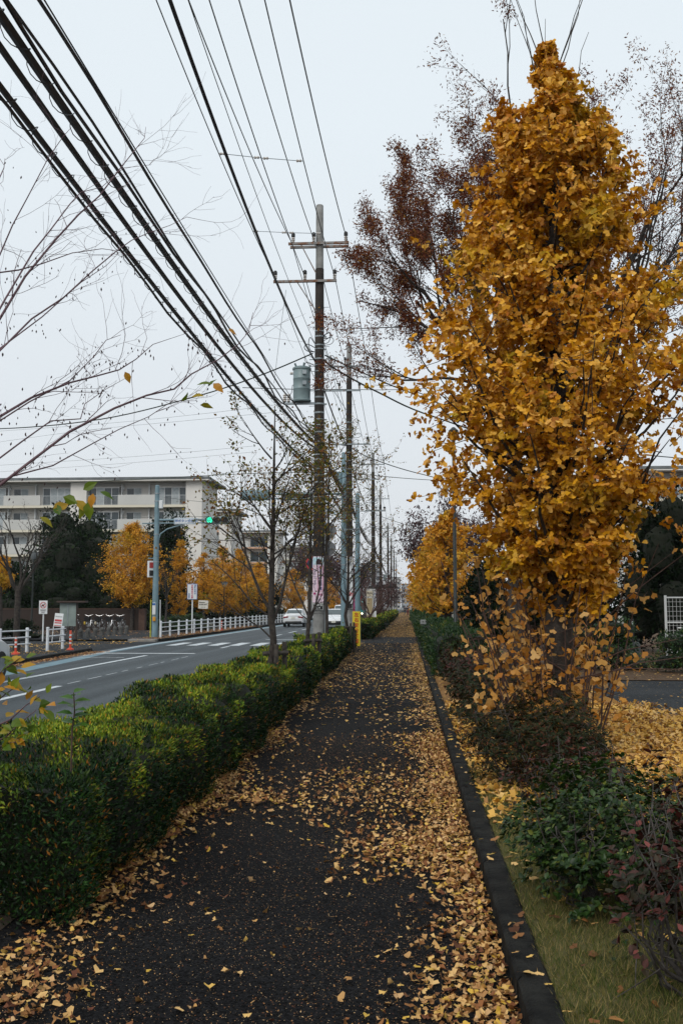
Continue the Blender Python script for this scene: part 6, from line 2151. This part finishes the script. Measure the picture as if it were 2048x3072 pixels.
mass('evergreen_tree', 'dark evergreen behind the long railing near the sedan', pt(700, 100), 2.4, 2.4, 5.0, 4000, .32, M_ever, 89, .15, 0, ge, 7)
mass('evergreen_tree', 'distant dark evergreen past the sedan', pt(800, 130), 2.5, 2.5, 5.5, 3000, .4, M_ever, 90, .15, 0, ge, 7)
mass('low_shrub', 'low green shrub behind the start of the long railing', pt(520, 62), 1.1, .9, 1.0, 2200, .12, M_hedge_d, 91, .05, 0, 'shrubs behind the railing', 6, 'shrub')
mass('low_shrub', 'low green shrub under the small tilted notice', pt(575, 66), 1.2, .9, 1.1, 2200, .12, M_hedge_d, 92, .05, 0, 'shrubs behind the railing', 6, 'shrub')
mass('low_shrub', 'low shrub beside the end of the brick wall', pt(432, 67), .8, .8, 1.3, 1800, .12, M_hedge_d, 93, .05, 0, 'shrubs behind the railing', 6, 'shrub')
mass('low_shrub', 'low dark shrub under the lamp at the far left', pt(40, 49), 1.6, .9, .9, 2500, .12, M_ever, 94, .05, 0, 'shrubs behind the railing', 6, 'shrub')

gy = 'small yellow trees across the road'
def ytree(label, px, Y, h, r, seed, zlo=.9, n=46, leaf=.13, m=None):
    x, _ = pt(px, Y)
    pr = [(zlo, r * .45), (zlo + (h - zlo) * .25, r), (zlo + (h - zlo) * .55, r * .95), (zlo + (h - zlo) * .8, r * .6), (h, .1)]
    columnar('yellow_tree', label, (x, Y, 0), pr, .11, n, 9, leaf, m or M_ginkgo_far, seed, QUAD, 0, gy, twigs=5, density=5)
ytree('full round yellow tree left of the signal post', 398, 66, 7.2, 2.05, 101, 2.3, 150, .15)
ytree('narrow yellow tree right of the signal post', 537, 70, 6.4, .78, 102, 1.0, 60)
ytree('yellow tree under the green light', 612, 76, 5.6, 1.3, 103, 1.6, 70)
ytree('golden tree right of the green light', 660, 82, 6.5, 1.7, 104, 1.5, 100)
ytree('golden tree partly behind the nearest young trunk', 715, 90, 6.6, 1.8, 105, 1.4, 100, .17)
ytree('yellow tree between the two nearest young trunks', 775, 102, 6.0, 1.8, 106, 1.4, 50, .18)
ytree('yellow-brown tree left of the advert board', 880, 125, 6.4, 2.0, 107, 1.2, 50, .22)
ytree('small yellow tree just right of the advert board', 985, 140, 5.6, 1.6, 108, 1.0, 40, .24)
ytree('yellow foliage at the very left edge', 2, 46, 4.0, .55, 109, 2.2, 24, .10)

# trunk with bare twigs behind the leftmost railings
spreading('bare_tree', 'bare thin tree with dark trunk behind the leftmost railings', (-13.6, 34.2, 0), 6.5, .5, 121, M_plum, 250, .08, .11, .35, 5, 3, 0, 'bare trees across the road', minr=.006)
spreading('bare_tree', 'slim leafless tree beside the round yellow tree', (pt(500, 60)[0], 60, 0), 5.4, .4, 122, M_plum, 60, .1, .07, .4, 5, 3, 0, 'bare trees across the road', minr=.006)

# right side background
mass('conifer_tree', 'dark shaggy conifer in front of the right apartment block', (8.6, 34, 0), 1.7, 1.6, 5.6, 9000, .16, M_everc, 131, .16, .06, 'dark conifers on the right', 11)
mass('conifer_tree', 'dark conifer mass behind the ginkgo trunk', (5.6, 36, 0), 2.4, 1.8, 4.4, 8000, .16, M_everc, 132, .16, .0, 'dark conifers on the right', 10)
mass('conifer_tree', 'low dark conifer behind the white mesh fence', (11.2, 33, 0), 2.2, 1.6, 3.4, 6000, .16, M_everc, 133, .16, .0, 'dark conifers on the right', 9)
mass('conifer_tree', 'dark evergreen screen behind the loose hedge on the right', (3.4, 44, 0), 1.3, 2.5, 3.6, 6000, .2, M_everc, 134, .14, .0, 'dark conifers on the right', 9)
mass('round_bush', 'clipped dark bush below the mesh fence on the left', (6.35, 23.4, .04), .85, .8, 1.12, 3500, .08, M_hedge_d, 135, .04, 0, 'clipped bushes beyond the side road', 6, 'bush')
mass('round_bush', 'clipped dark bush below the mesh fence at the right edge', (7.75, 22.9, .04), .85, .8, 1.05, 3500, .08, M_hedge_d, 136, .04, 0, 'clipped bushes beyond the side road', 6, 'bush')
mass('round_bush', 'dark bush behind the grey bollard', (4.7, 24.5, .04), 1.1, .8, 1.25, 3000, .09, M_hedge_d, 137, .04, 0, 'clipped bushes beyond the side road', 6, 'bush')

# air: the damp haze that pales the far end of the road
hz, N, L, b = nodes('damp_air')
N.remove(b)
pv = N.new('ShaderNodeVolumePrincipled')
pv.inputs['Color'].default_value = (.86, .90, .95, 1)
pv.inputs['Density'].default_value = .00014
L.new(pv.outputs[0], N['Material Output'].inputs['Volume'])
h = MB().box(-880, 880, -55, 2400, -1.2, 33).build('haze', hz)
tag(h, 'thin damp haze over the whole road', 'haze', kind='stuff')
